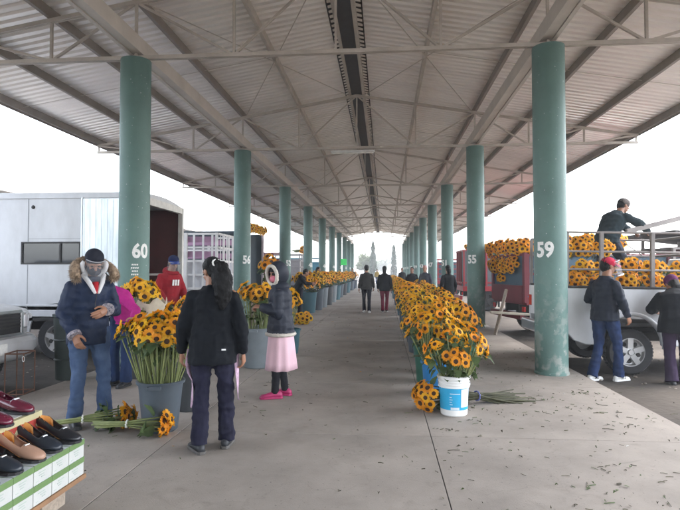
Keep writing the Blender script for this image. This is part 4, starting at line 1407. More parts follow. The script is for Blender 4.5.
def hand_mesh(side, curl):
    """wrist at origin, fingers along +y, palm facing -z, thumb towards -side x"""
    mb = MB()
    s = side
    mb.tube([(0, -.015, 0), (0, .02, 0), (0, .05, 0), (0, .088, 0)], [.023, .030, .036, .036], 10, flat=.42, xref=(1, 0, 0))
    for k, (fx, L) in enumerate(((-.029, .070), (-.010, .080), (.010, .075), (.028, .058))):
        c1 = curl * (1 + .12 * k)
        p = V((fx * s, .084, .0))
        d = RAD(-8)
        pts = [p]
        ang = 0
        for seg in (.45, .31, .24):
            ang += c1
            pts.append(pts[-1] + V((fx * .12 * s, cos(ang), -sin(ang))) * L * seg)
        mb.tube(pts, [.0098, .0092, .0085, .0068], 7)
        mb.ball(pts[-1], .0068, None, 7, 5)
    th = [V((-.022 * s, .018, -.004)), V((-.048 * s, .042, -.014)), V((-.056 * s, .068, -.024)), V((-.052 * s, .088, -.034))]
    mb.tube(th, [.014, .012, .0105, .008], 7)
    mb.ball(th[-1], .008, None, 7, 5)
    return remesh(mb, .0042, 1)


HANDS = {(s, c): hand_mesh(s, c) for s in (-1, 1) for c in (.35, .75)}


def frame(fwd, up):
    y = V(fwd).normalized()
    x = y.cross(V(up)).normalized()
    z = x.cross(y)
    return M((x, y, z)).transposed()


DEF = dict(P=(0, 0, .94), C=(0, .01, 1.27), N=(0, 0, 1.45), H=(0, .025, 1.595), hyaw=0, hpitch=0, hroll=0,
           Sl=(-.172, 0, 1.375), El=(-.232, -.03, 1.11), Wl=(-.245, .05, .875), Sr=(.172, 0, 1.375), Er=(.232, -.03, 1.11), Wr=(.245, .05, .875),
           Hl=(-.095, 0, .91), Kl=(-.10, .02, .49), Al=(-.10, -.01, .085), Hr=(.095, 0, .91), Kr=(.10, .02, .49), Ar=(.10, -.01, .085),
           hdl=None, hdr=None, pnl=(1, 0, 0), pnr=(-1, 0, 0), tl=(-.12, 1, 0), tr=(.12, 1, 0), curl=.35)


def person(label, loc, rz, pose, scale=1.0, torso=1.0, res=1.0, shirt=None, sh_len=.10, sh_bulk=.02, flare=0.0, quilt=0.0, trousers=None, tr_bulk=.012,
           shoe=None, sole=None, hood=None, group=None, neck_open=True, jacket_name='jacket', tr_name='trousers', cuff=None, wrinkle=.006, noarm=False, female=0.0, skirt=None, skirt_len=0):
    J = dict(DEF)
    J.update(pose)
    g_ = {k: (V(v) if isinstance(v, tuple) else v) for k, v in J.items()}
    t = thing('person', label, 'person', loc, rz, group)
    t.scale = (scale, scale, scale)
    P, C, N, H = g_['P'], g_['C'], g_['N'], g_['H']
    ax = (N - P).normalized()
    xs = (g_['Sr'] - g_['Sl']).normalized()
    xs = (xs - ax * xs.dot(ax)).normalized()
    ys = ax.cross(xs)
    hx = (g_['Hr'] - g_['Hl']); hx.z = 0; hx.normalize()
    hy = V((0, 0, 1)).cross(hx)
    Rh = M.Rotation(RAD(J['hyaw']), 3, 'Z') @ M.Rotation(RAD(J['hpitch']), 3, 'X') @ M.Rotation(RAD(J['hroll']), 3, 'Y')
    HM = M.Translation(H) @ Rh.to_4x4()

    def ring(c, rx, ry, x, y, n=14, pw=.97):
        o = []
        for k in range(n):
            a = 2 * pi * k / n
            o.append(V(c) + x * rx * (abs(cos(a)) ** pw) * (1 if cos(a) > 0 else -1) + y * ry * (abs(sin(a)) ** pw) * (1 if sin(a) > 0 else -1))
        return o

    def spine(f):
        return P * (1 - f) * (1 - f) + C * 2 * f * (1 - f) * 1.0 + N * f * f if False else (P.lerp(C, f / .62) if f < .62 else C.lerp(N, (f - .62) / .38))

    def mixx(f):
        x = hx.lerp(xs, f).normalized()
        return x, ax.cross(x)

    def torso_loft(mb, e, low, neck_r, fl=0.0, top=1.0):
        rr = []
        T = torso
        secs = [(-low, .165 + fl, .125 + fl * .9), (0, .165 + fl * .6, .125 + fl * .5), (.25, .148 + fl * .2, .108 + fl * .2), (.5, .158, .115), (.72, .166, .116), (.80, .142, .100), (.89, .098, .080), (.95, .070, .068), (top, neck_r, neck_r)]
        for f, rx, ry in secs:
            if f < 0:
                c = P + V((0, 0, 1)) * f * 1.0
                x, y = hx, hy
            else:
                c = spine(f)
                x, y = mixx(f)
            rr.append(ring(c, (rx + e) * (T if f < .9 else 1), (ry + e) * (T if f < .9 else 1), x, y))
        mb.loft(rr)

    def arms(mb, e, cuffcut=0.0, tip=1.0):
        for s in 'lr':
            S, E, W = g_['S' + s] - V((0, 0, .012 + max(0, e) * .9)), g_['E' + s], g_['W' + s]
            We = E.lerp(W, tip)
            mb.tube([N.lerp(S, .45) - ax * .03, S, S.lerp(E, .5), E, E.lerp(We, .35), We], [.044 + e * .5, .052 + e * .7, .049 + e * .8, .043 + e * .95, .042 + e * .9, .030 + e * .75], 12)
            mb.ball(S, .052 + e * .7, None, 10, 7)
            mb.ball(E, .043 + e * .95, None, 10, 7)

    def legs(mb, e, ecuff, z0=0.0, tip=1.0):
        for s in 'lr':
            Hh, K, A = g_['H' + s], g_['K' + s], g_['A' + s]
            Ae = K.lerp(A, tip)
            mb.tube([Hh + V((0, 0, .04)), Hh.lerp(K, .3), Hh.lerp(K, .7), K, K.lerp(Ae, .35), Ae], [.086 + e, .082 + e, .063 + e, .053 + e, .054 + e, .036 + ecuff], 12)
            mb.ball(K, .054 + e, None, 10, 7)
    # ---- body: one skin surface
    mb = MB()
    torso_loft(mb, -.022, .02, .05)
    arms(mb, -.012)
    legs(mb, -.016, -.006)
    for s in 'lr':
        A = g_['A' + s]
        td = V(g_['t' + s]).normalized()
        mb.tube([A + V((0, 0, .02)), A - td * .02 + V((0, 0, -.03)), A + td * .08 + V((0, 0, -.055))], [.034, .036, .026], 9)
    nb = N - ax * .04
    mb.tube([nb, N.lerp(H, .5), HM @ V((0, -.015, -.05))], [.070, .058, .056], 12)
    hd = MB()
    hd.ball((0, -.012, .032), (.074, .094, .086), None, 16, 11)
    hd.ball((0, .022, -.04), (.058, .066, .074), None, 14, 10)
    hd.ball((0, .055, -.088), (.03, .026, .024), None, 10, 7)
    hd.tube([(0, .078, .012), (0, .098, -.012), (0, .103, -.026)], [.009, .0125, .016], 8)
    hd.ball((0, .080, -.055), (.026, .014, .015), None, 10, 6)
    hd.ball((0, .072, .026), (.052, .018, .012), None, 10, 6)
    for sx in (-1, 1):
        hd.ball((sx * .074, -.008, -.006), (.012, .02, .032), None, 8, 6)
        hd.ball((sx * .034, .062, -.022), (.022, .018, .018), None, 8, 6)
    mb.join(hd, HM)
    vx = .0085 * res
    bd = remesh(mb, vx, 2)
    for s, sd_ in (('l', -1), ('r', 1)):
        W, E = g_['W' + s], g_['E' + s]
        d = g_['hd' + s] or (W - E).normalized() * .8 + V((0, .1, -.25))
        Rm = frame(d, -g_['pn' + s])
        bd.join(HANDS[(sd_, J['curl'])], M.Translation(W - (W - E).normalized() * .01) @ Rm.to_4x4() @ M.Diagonal((1.08, 1.08, 1.15, 1)))
    o0 = MB()
    for sx in (-1, 1):
        o0.ball((sx * .031, .0745, .008), (.0135, .008, .008), None, 8, 6)
    bd.join(o0, HM, 1)
    o0 = MB()
    o0.ball((0, .0925, -.056), (.021, .006, .0075), None, 10, 6)
    bd.join(o0, HM, 2)
    bd.build('body', [m_skin, m_eye, m_lip], t, smooth=True)
    seed = hash(label) % 97 if False else sum(map(ord, label)) % 97

    def folds(amp, ve=1.0):
        def fn(p):
            a = NZ.noise(V((p.x * 11 + seed, p.y * 11, p.z * 7 * ve))) * .6 + NZ.noise(V((p.x * 25, p.y * 25 + seed, p.z * 19))) * .4
            b_ = abs(NZ.noise(V((p.x * 7, p.y * 7 + 5, p.z * 14 + seed))))
            return amp * (a * 1.1 - b_ * 1.2)
        return fn
    if trousers:
        mb = MB()
        rr = [ring(P + V((0, 0, z)), (.158 + tr_bulk) * torso + female * .012, (.118 + tr_bulk) * torso, hx, hy) for z in (.09, .02, -.05)]
        rr.append(ring(P + V((0, 0, -.10)), .13 + tr_bulk, .085 + tr_bulk, hx, hy))
        mb.loft(rr)
        legs(mb, tr_bulk, tr_bulk * 2.0 + .008, tip=1.06)
        remesh(mb, .011 * res, 2, folds(wrinkle * 1.25)).build(tr_name, trousers, t, smooth=True)
    if shirt:
        mb = MB()
        torso_loft(mb, sh_bulk, sh_len, .066, flare, 1.0)
        arms(mb, sh_bulk * .85, tip=.985)
        fo = folds(wrinkle)

        def dq(p):
            v = fo(p)
            if quilt:
                f = (p - P).dot(ax)
                v += quilt * (abs(sin(f * pi / .085)) ** .6 - .6)
            return v
        remesh(mb, .011 * res, 2, dq).build(jacket_name, shirt, t, smooth=True)
    if cuff is not None:
        for s in 'lr':
            W, E = g_['W' + s], g_['E' + s]
            d = (W - E).normalized()
            cm = MB().tube([W - d * .02, W + d * .012], [.030 + sh_bulk * .85 + .004] * 2, 14)
            cm.build('cuff', cuff, t, smooth=False)
    if skirt:
        mb = MB()
        n = 40
        rr = []
        for f in [k / 8 for k in range(9)]:
            r_ = []
            for k in range(n):
                a = 2 * pi * k / n
                fold = 1 + .055 * f * sin(a * 7 + 1.3 * sin(a * 2)) + .03 * f * sin(a * 11)
                r_.append(P + V((0, 0, .05 - skirt_len * f)) + hx * (.165 + .065 * f) * cos(a) * fold + hy * (.135 + .06 * f) * sin(a) * fold)
            rr.append(r_)
        so2 = mb.loft(rr, caps=False).build('skirt', skirt, t, smooth=True)
        so2.modifiers.new('thickness', 'SOLIDIFY').thickness = .006
    if shoe:
        for s in 'lr':
            A = g_['A' + s]
            td = V(g_['t' + s])
            td.normalize()
            sd2 = V((td.y, -td.x, 0)).normalized()
            up = sd2.cross(td).normalized() if False else V((0, 0, 1))
            base_ = A + V((0, 0, -.083))
            sm_ = MB()
            secs = [(-.085, .022, .05, .03), (-.06, .036, .075, .035), (0, .040, .085, .04), (.06, .042, .066, .03), (.12, .047, .048, .022), (.165, .040, .038, .018), (.185, .018, .026, .012)]
            rg = []
            for f, w, h, _ in secs:
                c_ = base_ + td * f + V((0, 0, .012 + h * .5))
                rg.append([c_ + sd2 * w * cos(2 * pi * k / 12) + V((0, 0, 1)) * h * .5 * sin(2 * pi * k / 12) for k in range(12)])
            sm_.loft(rg)
            so3 = sm_.build('shoe', shoe, t, smooth=True)
            sl_ = MB()
            ol = [(-.092, .02), (-.07, .038), (0, .041), (.08, .046), (.13, .05), (.175, .04), (.192, .016)]
            ring_ = [(f, w) for f, w in ol] + [(f, -w) for f, w in reversed(ol)]
            lo_ = [base_ + td * f + sd2 * w + V((0, 0, .001)) for f, w in ring_]
            hi_ = [base_ + td * f + sd2 * w + V((0, 0, .026)) for f, w in ring_]
            sl_.loft([lo_, hi_])
            so4 = sl_.build('sole', sole or m_black, so3, bevel=.004)
    t_info = dict(root=t, HM=HM, Rh=Rh, g=g_, ax=ax, xs=xs, ys=ys, P=P, C=C, N=N, H=H, hx=hx, hy=hy)
    return t_info


def head_piece(info, mb, name, m, voxel=.008, smooth=2, disp=None, raw=False):
    r = mb if raw else remesh(mb, voxel, smooth, disp)
    r.xf(info['HM'])
    return r.build(name, m, info['root'], smooth=True)


def hair_cap(info, long=0.0, bun=False, m=None):
    mb = MB()
    mb.ball((0, -.024, .042), (.083, .096, .090), None, 16, 10)
    mb.ball((0, -.05, -.01), (.076, .068, .085), None, 14, 9)
    if long:
        mb.tube([(0, -.07, .0), (0, -.095, -.09), (0, -.085, -.09 - long)], [.07, .068, .04], 10)
    return head_piece(info, mb, 'hair', m or m_hair, .008, 2, lambda p: .004 * NZ.noise(V((p.x * 60, p.y * 60, p.z * 22))))


def baseball_cap(info, m, mb_brim=None, back=False, name='cap'):
    mb = MB()
    mb.ball((0, -.012, .052), (.090, .106, .080), None, 18, 11)
    c_ = head_piece(info, mb, name, m, .008, 1)
    br = MB()
    n = 9
    top, bot = [], []
    for k in range(n):
        a = RAD(20 + 140 * k / (n - 1))
        top.append(V((.082 * cos(a), .075 + .105 * sin(a), .052 - .03 * (cos(a)) ** 2 - .012)))
    root_ = [V((.082 * cos(RAD(20 + 140 * k / (n - 1))), -.012 + .100 * sin(RAD(20 + 140 * k / (n - 1))), .055)) for k in range(n)]
    fs = []
    vs = root_ + top + [p - V((0, 0, .006)) for p in root_] + [p - V((0, 0, .006)) for p in top]
    for k in range(n - 1):
        fs += [(k, k + 1, n + k + 1, n + k), (2 * n + k, 3 * n + k, 3 * n + k + 1, 2 * n + k + 1), (n + k, n + k + 1, 3 * n + k + 1, 3 * n + k)]
    br.add(vs, fs)
    br.xf(info['HM'])
    br.build('brim', mb_brim or m, c_, smooth=False)
    return c_


def face_mask(info, m):
    mb = MB()
    mb.ball((0, .040, -.052), (.066, .072, .055), None, 16, 10)
    mb.ball((0, .088, -.038), (.026, .026, .03), None, 10, 7)
    return head_piece(info, mb, 'face_mask', m, .007, 3)


m_shield = bpy.data.materials.new('clear_visor')
m_shield.use_nodes = True
_t, _b = nodes_of(m_shield)
_b.inputs['Base Color'].default_value = (.55, .58, .62, 1)
_b.inputs['Roughness'].default_value = .08
_b.inputs['Alpha'].default_value = .10
_b.inputs['Specular IOR Level'].default_value = .5


def face_visor(info, ang=75, z0=-.125, z1=.085, r=.125, tilt=0.0, name='face_visor', band=None):
    vs, fs = [], []
    n = 16
    for k in range(n + 1):
        a = RAD(-ang + 2 * ang * k / n)
        for z in (z0, z1):
            rr = r + (.012 if z == z0 else 0)
            vs.append(V((rr * .86 * sin(a), rr * cos(a) - .01, z)))
    for k in range(n):
        fs.append((2 * k, 2 * k + 2, 2 * k + 3, 2 * k + 1))
    mb = MB().add(vs, fs)
    R = M.Rotation(tilt, 4, 'X')
    mb.xf(R)
    mb.xf(info['HM'])
    o = mb.build(name, m_shield, info['root'], smooth=True)
    o.modifiers.new('thickness', 'SOLIDIFY').thickness = .0012
    bb = MB()
    for z, h in ((z1, .009),) + (((z0, .020),) if band else ()):
        rings = []
        pts = []
        for k in range(n + 1):
            a = RAD(-ang + 2 * ang * k / n)
            rr = r + (.012 if z == z0 else 0)
            pts.append(V((rr * .86 * sin(a), rr * cos(a) - .006, z)))
        bb.tube(pts, h * .5, 6)
    bb.xf(R)
    bb.xf(info['HM'])
    bb.build('visor_band', band or mat('grey_visor_band', (.35, .36, .38), .4), o, smooth=True)
    return o


f_navy = fabric('navy_parka_cloth', (.010, .019, .048), rough=.62, bump=.15, bscale=70)
f_jean = fabric('blue_denim', (.036, .066, .140), scale=5, c2=(.075, .115, .20), bscale=200)
f_jeand = fabric('dark_blue_denim', (.014, .030, .085), scale=5, var=.35, bscale=200)
f_black = fabric('black_knit', (.0035, .005, .008), bscale=220, var=.2)
f_blackt = fabric('black_trousers', (.008, .008, .016), var=.25)
f_indigo = fabric('blue_black_trousers', (.011, .011, .026), var=.25)
f_magenta = fabric('magenta_sweater', (.42, .018, .20), bscale=160)
f_red = fabric('red_hoodie', (.26, .012, .020), bscale=140)
f_cream = fabric('cream_lining', (.52, .48, .42), bscale=90, bump=.3)
f_fur = mat('tan_fur', (.20, .13, .085), .9, .5, 30, .3, 90, c2=(.42, .31, .21))
f_pink = fabric('pale_pink_cotton', (.70, .47, .53), var=.06, scale=3)
f_maskpink = fabric('pink_mask_cloth', (.62, .19, .25), var=.05)
f_maskblk = fabric('dark_mask_cloth', (.02, .024, .04), var=.1)
f_clog = mat('pink_rubber', (.40, .028, .12), .5, .08, 6, .02)
f_white = mat('white_sneaker_leather', (.72, .72, .70), .5, .06, 6, .03)
f_lilac = fabric('lilac_ribbon_cloth', (.52, .36, .47), var=.3, scale=22)
f_brown = fabric('brown_jacket_cloth', (.030, .028, .026), bscale=120)
f_maroon = fabric('wine_trousers', (.22, .028, .058), var=.2)
f_green = fabric('dark_green_sweater', (.018, .030, .036), bscale=150)
f_purple = fabric('purple_knit', (.095, .020, .075), bscale=140, bump=.4)
f_plum = fabric('plum_trousers', (.026, .014, .036))
f_charcoal = fabric('charcoal_quilt', (.017, .021, .033), rough=.6, bump=.15)
m_shoeblk = mat('black_shoe_leather', (.018, .018, .02), .45, .2, 8, .04)

# 1 --- man in navy parka, left foreground, looking down at the flowers
lk = person('man in a navy parka with fur hood, clear face visor and jeans, looking down', at(90, 5.30), RAD(228),
            dict(P=(0, -.02, .96), C=(.0, .0, 1.28), N=(0, .045, 1.455), H=(.0, .115, 1.575), hpitch=-32, hyaw=-8,
                 Sr=(.172, .02, 1.375), Er=(.235, -.02, 1.10), Wr=(.185, .17, .90), hdr=V((-.25, .35, -.9)), pnr=(-.7, -.5, -.2),
                 Sl=(-.172, .02, 1.375), El=(-.245, .0, 1.11), Wl=(-.10, .20, 1.13), hdl=V((.85, .35, -.35)), pnl=(.2, -.9, -.1),
                 Kl=(-.12, .06, .50), Al=(-.14, .06, .085), Kr=(.10, .04, .50), Ar=(.11, -.05, .085), tl=(-.3, 1, 0), tr=(.15, 1, 0)),
            1.0, .98, 1, shirt=f_navy, sh_len=.17, sh_bulk=.034, flare=.006, quilt=.004, trousers=f_jean, tr_bulk=.016, shoe=m_shoeblk, cuff=fabric('striped_rib_cuff', (.05, .06, .12), c2=(.45, .40, .40), scale=60), wrinkle=.012)
hair_cap(lk)
mb = MB()                                          # black cap over the hair
mb.ball((0, -.018, .058), (.088, .104, .080), None, 16, 10)
head_piece(lk, mb, 'beanie', fabric('black_cap_cloth', (.014, .016, .026)), .008, 2)
face_mask(lk, f_maskblk)
face_visor(lk, 52, -.135, .085, .130)
N, ax, xs, ys = lk['N'], lk['ax'], lk['xs'], lk['ys']
mb = MB()                                          # white inner hood round the face
c0 = lk['H'] + V((0, -.02, -.03))
pts = []
for k in range(15):
    a = RAD(-205 + 230 * k / 14)
    pts.append(lk['HM'] @ V((.108 * cos(a), .020 - .015 * sin(a), .005 - .112 * -sin(a) - .02)))
mb.tube(pts, [.016] + [.024] * 13 + [.016], 8)
remesh(mb, .009, 2).build('inner_hood', fabric('white_hoodie_cloth', (.62, .62, .63), var=.06), lk['root'], smooth=True)
mb = MB()
for sx in (-1, 1):
    mb.tube([lk['HM'] @ V((sx * .095, .04, -.10)), N + xs * sx * .06 + ys * .13 - ax * .05, N + xs * sx * .012 + ys * .175 - ax * .15], [.024, .024, .016], 8)
remesh(mb, .009, 2).build('hoodie_collar', fabric('white_hoodie_cloth', (.62, .62, .63)), lk['root'], smooth=True)
mb = MB()
mb.tube([N + ys * .12 - ax * .05, N + ys * .165 - ax * .15], [.03, .02], 8)
mb.build('red_shirt', fabric('red_shirt_cloth', (.42, .02, .03)), lk['root'], smooth=True)
# parka hood lying open behind the head with a fur edge
mb = MB()
rp = []
for k in range(19):
    a = RAD(-22 + 224 * k / 18)
    rp.append(N + xs * .185 * cos(a) + ys * (.105 - .18 * max(0, sin(a))) + ax * (.03 + .115 * sin(a)))
mb.ball(N - ys * .10 + ax * .02, (.15, .10, .11), None, 12, 8)
remesh(mb, .011, 2).build('parka_hood', f_navy, lk['root'], smooth=True)
random.seed(5)
fm = MB().tube(rp, [.030] + [.046] * 17 + [.030], 8)
fm = remesh(fm, .012, 2, lambda p: .010 * NZ.noise(p * 40))
fm.build('fur_roll', f_fur, lk['root'], smooth=True)
fu = MB()
for k in range(5200):
    i = random.uniform(0, 17.99)
    p = rp[int(i)].lerp(rp[int(i) + 1], i % 1)
    d = V((random.gauss(0, 1), random.gauss(0, 1), random.gauss(0, 1))).normalized()
    s = p + d * .030
    w = d.cross(V((random.gauss(0, 1), random.gauss(0, 1), 1))).normalized() * .0032
    e = s + d * random.uniform(.018, .042) + V((0, 0, -.012))
    fu.add([s - w, s + w, e], [(0, 1, 2)])
fu.build('fur_trim', f_fur, lk['root'])['kind'] = 'stuff'
MB().tube([N + ys * .176 - ax * .16, lk['C'] + ys * .172 - ax * .06, lk['P'] + ys * .190 + V((0, 0, .1))], .0045, 6).build('zip', m_darkmetal, lk['root'])

# 2 --- person in magenta behind him
mg = person('person in a magenta sweater bending over the sunflowers behind the parka man', at(121, 7.1), RAD(165),
            dict(P=(-.05, -.08, .90), C=(-.02, .04, 1.16), N=(.06, .13, 1.30), H=(.13, .22, 1.40), hpitch=-35, Sr=(.22, .12, 1.24), Er=(.30, .25, 1.03), Wr=(.2, .45, .98), Sl=(-.12, .12, 1.22), El=(-.36, .12, 1.02), Wl=(-.48, .32, .93),
                 Hl=(-.09, -.06, .88), Hr=(.09, -.06, .88), Kl=(-.10, 0, .48), Kr=(.10, .0, .48)), .98, 1.05, 1.1,
            shirt=f_magenta, sh_len=.08, sh_bulk=.022, trousers=f_jeand, tr_bulk=.018, shoe=m_shoeblk)
hair_cap(mg, .12)
face_mask(mg, f_maskblk)

# 3 --- man in red hoodie and cap by the box truck
rd = person('man in a red hoodie and blue cap at the open rear of the box truck', at(170, 9.6), RAD(238),
            dict(P=(0, -.03, .95), C=(0, 0, 1.27), N=(0, .04, 1.45), H=(0, .10, 1.58), hpitch=-18, hyaw=-22, Er=(.25, .0, 1.12), Wr=(.18, .16, .93), El=(-.25, .02, 1.12), Wl=(-.16, .20, .98)), 1.04, 1.04, 1.2,
            shirt=f_red, sh_len=.08, sh_bulk=.03, trousers=f_jeand, tr_bulk=.018, shoe=m_shoeblk)
hair_cap(rd)
baseball_cap(rd, fabric('navy_cap_cloth', (.016, .022, .07)), fabric('blue_brim_cloth', (.03, .06, .25)))
face_visor(rd, 60, -.10, .04, .15)
mb = MB()
mb.ball(rd['N'] - rd['ys'] * .08 - rd['ax'] * .02, (.11, .08, .08), None, 12, 8)
mb.tube([rd['N'] + rd['xs'] * .09 * cos(a) + rd['ys'] * (.03 + .09 * sin(a)) - rd['ax'] * .03 for a in [2 * pi * k / 16 for k in range(17)]], .028, 8)
remesh(mb, .011, 2).build('hood', f_red, rd['root'], smooth=True)
pr = MB()                                          # white print on the chest
for k in range(3):
    pr.box(rd['C'] + rd['ys'] * .168 + rd['xs'] * (-.05 + .05 * k) - rd['ax'] * .0, (.028, .012, .10), frame(rd['ys'], rd['ax']))
pr.build('chest_print', m_numpaint, rd['root'])

# 4 --- woman in black, back to us
wb_ = person('woman in black seen from behind, dark ponytail with a white hair tie', at(213, 4.58), RAD(10),
             dict(P=(0, 0, .94), C=(0, .02, 1.25), N=(0, .03, 1.415), H=(-.02, .08, 1.53), hyaw=42, hpitch=-24,
                  Sl=(-.170, .02, 1.345), El=(-.248, .0, 1.06), Wl=(-.285, .12, .82), hdl=V((-.05, .25, -1)), pnl=(.9, .3, 0),
                  Sr=(.170, 0, 1.345), Er=(.250, -.04, 1.06), Wr=(.262, .02, .82), pnr=(-1, .2, 0),
                  Kl=(-.095, .03, .47), Al=(-.10, -.06, .085), Kr=(.11, .06, .48), Ar=(.115, .08, .085), tl=(-.55, 1, 0), tr=(.1, 1, 0)),
             .975, 1.0, 1, shirt=f_black, sh_len=.20, sh_bulk=.026, flare=.022, trousers=f_indigo, tr_bulk=.018, shoe=mat('dark_grey_trainer', (.022, .025, .03), .6, .2, 9, .05), sole=mat('pale_shoe_sole', (.085, .08, .075), .7), jacket_name='cardigan', wrinkle=.013, female=1)
hair_cap(wb_)
mb = MB()
mb.ball((0, -.10, .0), (.05, .05, .05), None, 10, 7)
mb.tube([(0, -.07, .01), (.0, -.115, -.03), (-.005, -.125, -.10), (-.015, -.115, -.20), (-.03, -.09, -.31), (-.04, -.07, -.38)], [.07, .08, .088, .085, .06, .02], 14)
head_piece(wb_, mb, 'ponytail', m_hair, .009, 1, lambda p: .016 * NZ.noise(V((p.x * 26, p.y * 26, p.z * 18))) + .007 * NZ.noise(V((p.x * 70, p.y * 70, p.z * 40))))
mb = MB().tube([V((.056 * cos(q), -.118 + .014 * sin(q), .022 + .05 * sin(q))) for q in [2 * pi * k / 14 for k in range(15)]], .008, 7)
head_piece(wb_, mb, 'hair_tie', f_white, raw=True)
# loose hair bits and the two lilac apron ribbons
def ribbon(info, pts, w, m, name='apron_ribbon'):
    vs, fs = [], []
    for i, p in enumerate(pts):
        x = V((cos(i * .5) * .8, sin(i * .5) * .8 + .3, 0)).normalized()
        vs += [V(p) - x * w / 2, V(p) + x * w / 2]
    for i in range(len(pts) - 1):
        fs.append((2 * i, 2 * i + 1, 2 * i + 3, 2 * i + 2))
    o = MB().add(vs, fs).build(name, m, info['root'], smooth=True)
    o.modifiers.new('thickness', 'SOLIDIFY').thickness = .004
    return o
ribbon(wb_, [(-.20, .06, .86), (-.215, .04, .74), (-.20, .025, .66), (-.165, .0, .60), (-.165, .0, .54), (-.170, .01, .36)], .045, f_lilac)
ribbon(wb_, [(.20, .06, .86), (.205, .03, .74), (.215, .02, .62), (.22, .02, .50), (.225, .02, .42)], .050, f_lilac)
MB().box(wb_['P'] + V((.12, -.20, -.055)), (.035, .006, .012)).build('garment_tag', f_white, wb_['root'])

# 5 --- girl with hooded jacket and pink skirt
gl_ = person('girl in a dark hooded jacket and pale pink skirt with a pink face mask', at(281, 6.48), RAD(98),
             dict(P=(0, 0, .92), C=(0, .01, 1.22), N=(0, .01, 1.39), H=(0, .05, 1.525), hpitch=-12, hyaw=40,
                  Sl=(-.155, .02, 1.305), El=(-.20, .02, 1.05), Wl=(-.10, .24, 1.12), hdl=V((.4, .8, .05)), pnl=(.4, -.1, -.8),
                  Sr=(.155, .02, 1.305), Er=(.20, .03, 1.05), Wr=(.09, .25, 1.11), hdr=V((-.4, .8, .1)), pnr=(-.4, -.1, -.8),
                  Al=(-.085, .06, .085), Ar=(.085, -.05, .085), Kl=(-.09, .05, .46), Kr=(.09, .0, .46), tl=(-.1, 1, 0), tr=(.3, 1, 0), curl=.75),
             .965, .98, 1, shirt=f_charcoal, sh_len=.14, sh_bulk=.036, flare=.018, quilt=.005, trousers=fabric('black_leggings', (.014, .014, .018)), tr_bulk=.002, shoe=f_clog, sole=f_clog, skirt=f_pink, skirt_len=.62, tr_name='leggings', wrinkle=.008)
face_mask(gl_, f_maskpink)
mb = MB()                                          # fleece band at the hem
pp = gl_['P'] + V((0, 0, -.14))
mb.tube([pp + gl_['hx'] * .213 * cos(q) + gl_['hy'] * .172 * sin(q) for q in [2 * pi * k / 24 for k in range(25)]], .024, 8)
remesh(mb, .011, 1, lambda p: .006 * NZ.noise(p * 60)).build('fleece_hem', f_cream, gl_['root'], smooth=True)
# hood: a shell open at the face
mb = MB()
n = 20
secs = [(-.135, .060, .075, -.01), (-.115, .095, .11, -.008), (-.065, .122, .140, -.005), (.0, .125, .142, .0), (.05, .112, .122, -.004), (.085, .098, .104, -.012)]
rr = []
for y, rx, rzz, zo in secs:
    rr.append([V((rx * cos(2 * pi * k / n), y, .012 + zo + rzz * sin(2 * pi * k / n) * (1.0 if sin(2 * pi * k / n) > 0 else 1.15))) for k in range(n)])
mb.loft([[V((0, -.145, -.01))] * n] + rr, caps=False)
ho = mb.xf(gl_['HM']).build('hood', f_charcoal, gl_['root'], smooth=True)
ho.modifiers.new('thickness', 'SOLIDIFY').thickness = .016
mb = MB()
mb.tube([gl_['HM'] @ V((.103 * cos(q), .080 - .006 * sin(q), .0 + .110 * sin(q) * (1 if sin(q) > 0 else 1.15))) for q in [2 * pi * k / 24 for k in range(25)]], .023, 8)
remesh(mb, .008, 1, lambda p: .005 * NZ.noise(p * 70)).build('fleece_trim', f_cream, gl_['root'], smooth=True)
mb = MB()
mb.ball(gl_['N'] - gl_['ax'] * .03, (.13, .12, .07), None, 14, 8)
remesh(mb, .011, 2).build('collar', f_charcoal, gl_['root'], smooth=True)
mb = MB()
mb.ball((0, -.01, .02), (.095, .10, .105), None, 14, 9)
head_piece(gl_, mb, 'hair', m_hair, .01, 1)

# 6 --- couple walking away
WALK1 = dict(Kl=(-.09, .10, .50), Al=(-.08, .06, .11), Kr=(.09, .0, .48), Ar=(.09, -.10, .10), Wl=(-.27, -.02, .88), Wr=(.26, .12, .90))
w1 = person('man walking away down the hall in a brown jacket and black trousers', at(366.5, 19.3), RAD(4), WALK1, 1.0, 1.04, 1.3, shirt=f_brown, sh_len=.10, sh_bulk=.026, flare=.006, trousers=f_blackt, tr_bulk=.01, shoe=f_white, sole=f_white)
hair_cap(w1)
w2 = person('woman walking away down the hall in a black top and wine red trousers', at(384.5, 19.6), RAD(0), dict(Kr=(.09, .10, .50), Ar=(.07, .05, .10), Kl=(-.08, 0, .48), Al=(-.07, -.08, .10)), .98, .98, 1.3, shirt=f_black, sh_len=.14, sh_bulk=.03, flare=.012, trousers=f_maroon, tr_bulk=.010, shoe=m_shoeblk, sole=f_white)
hair_cap(w2, .16)

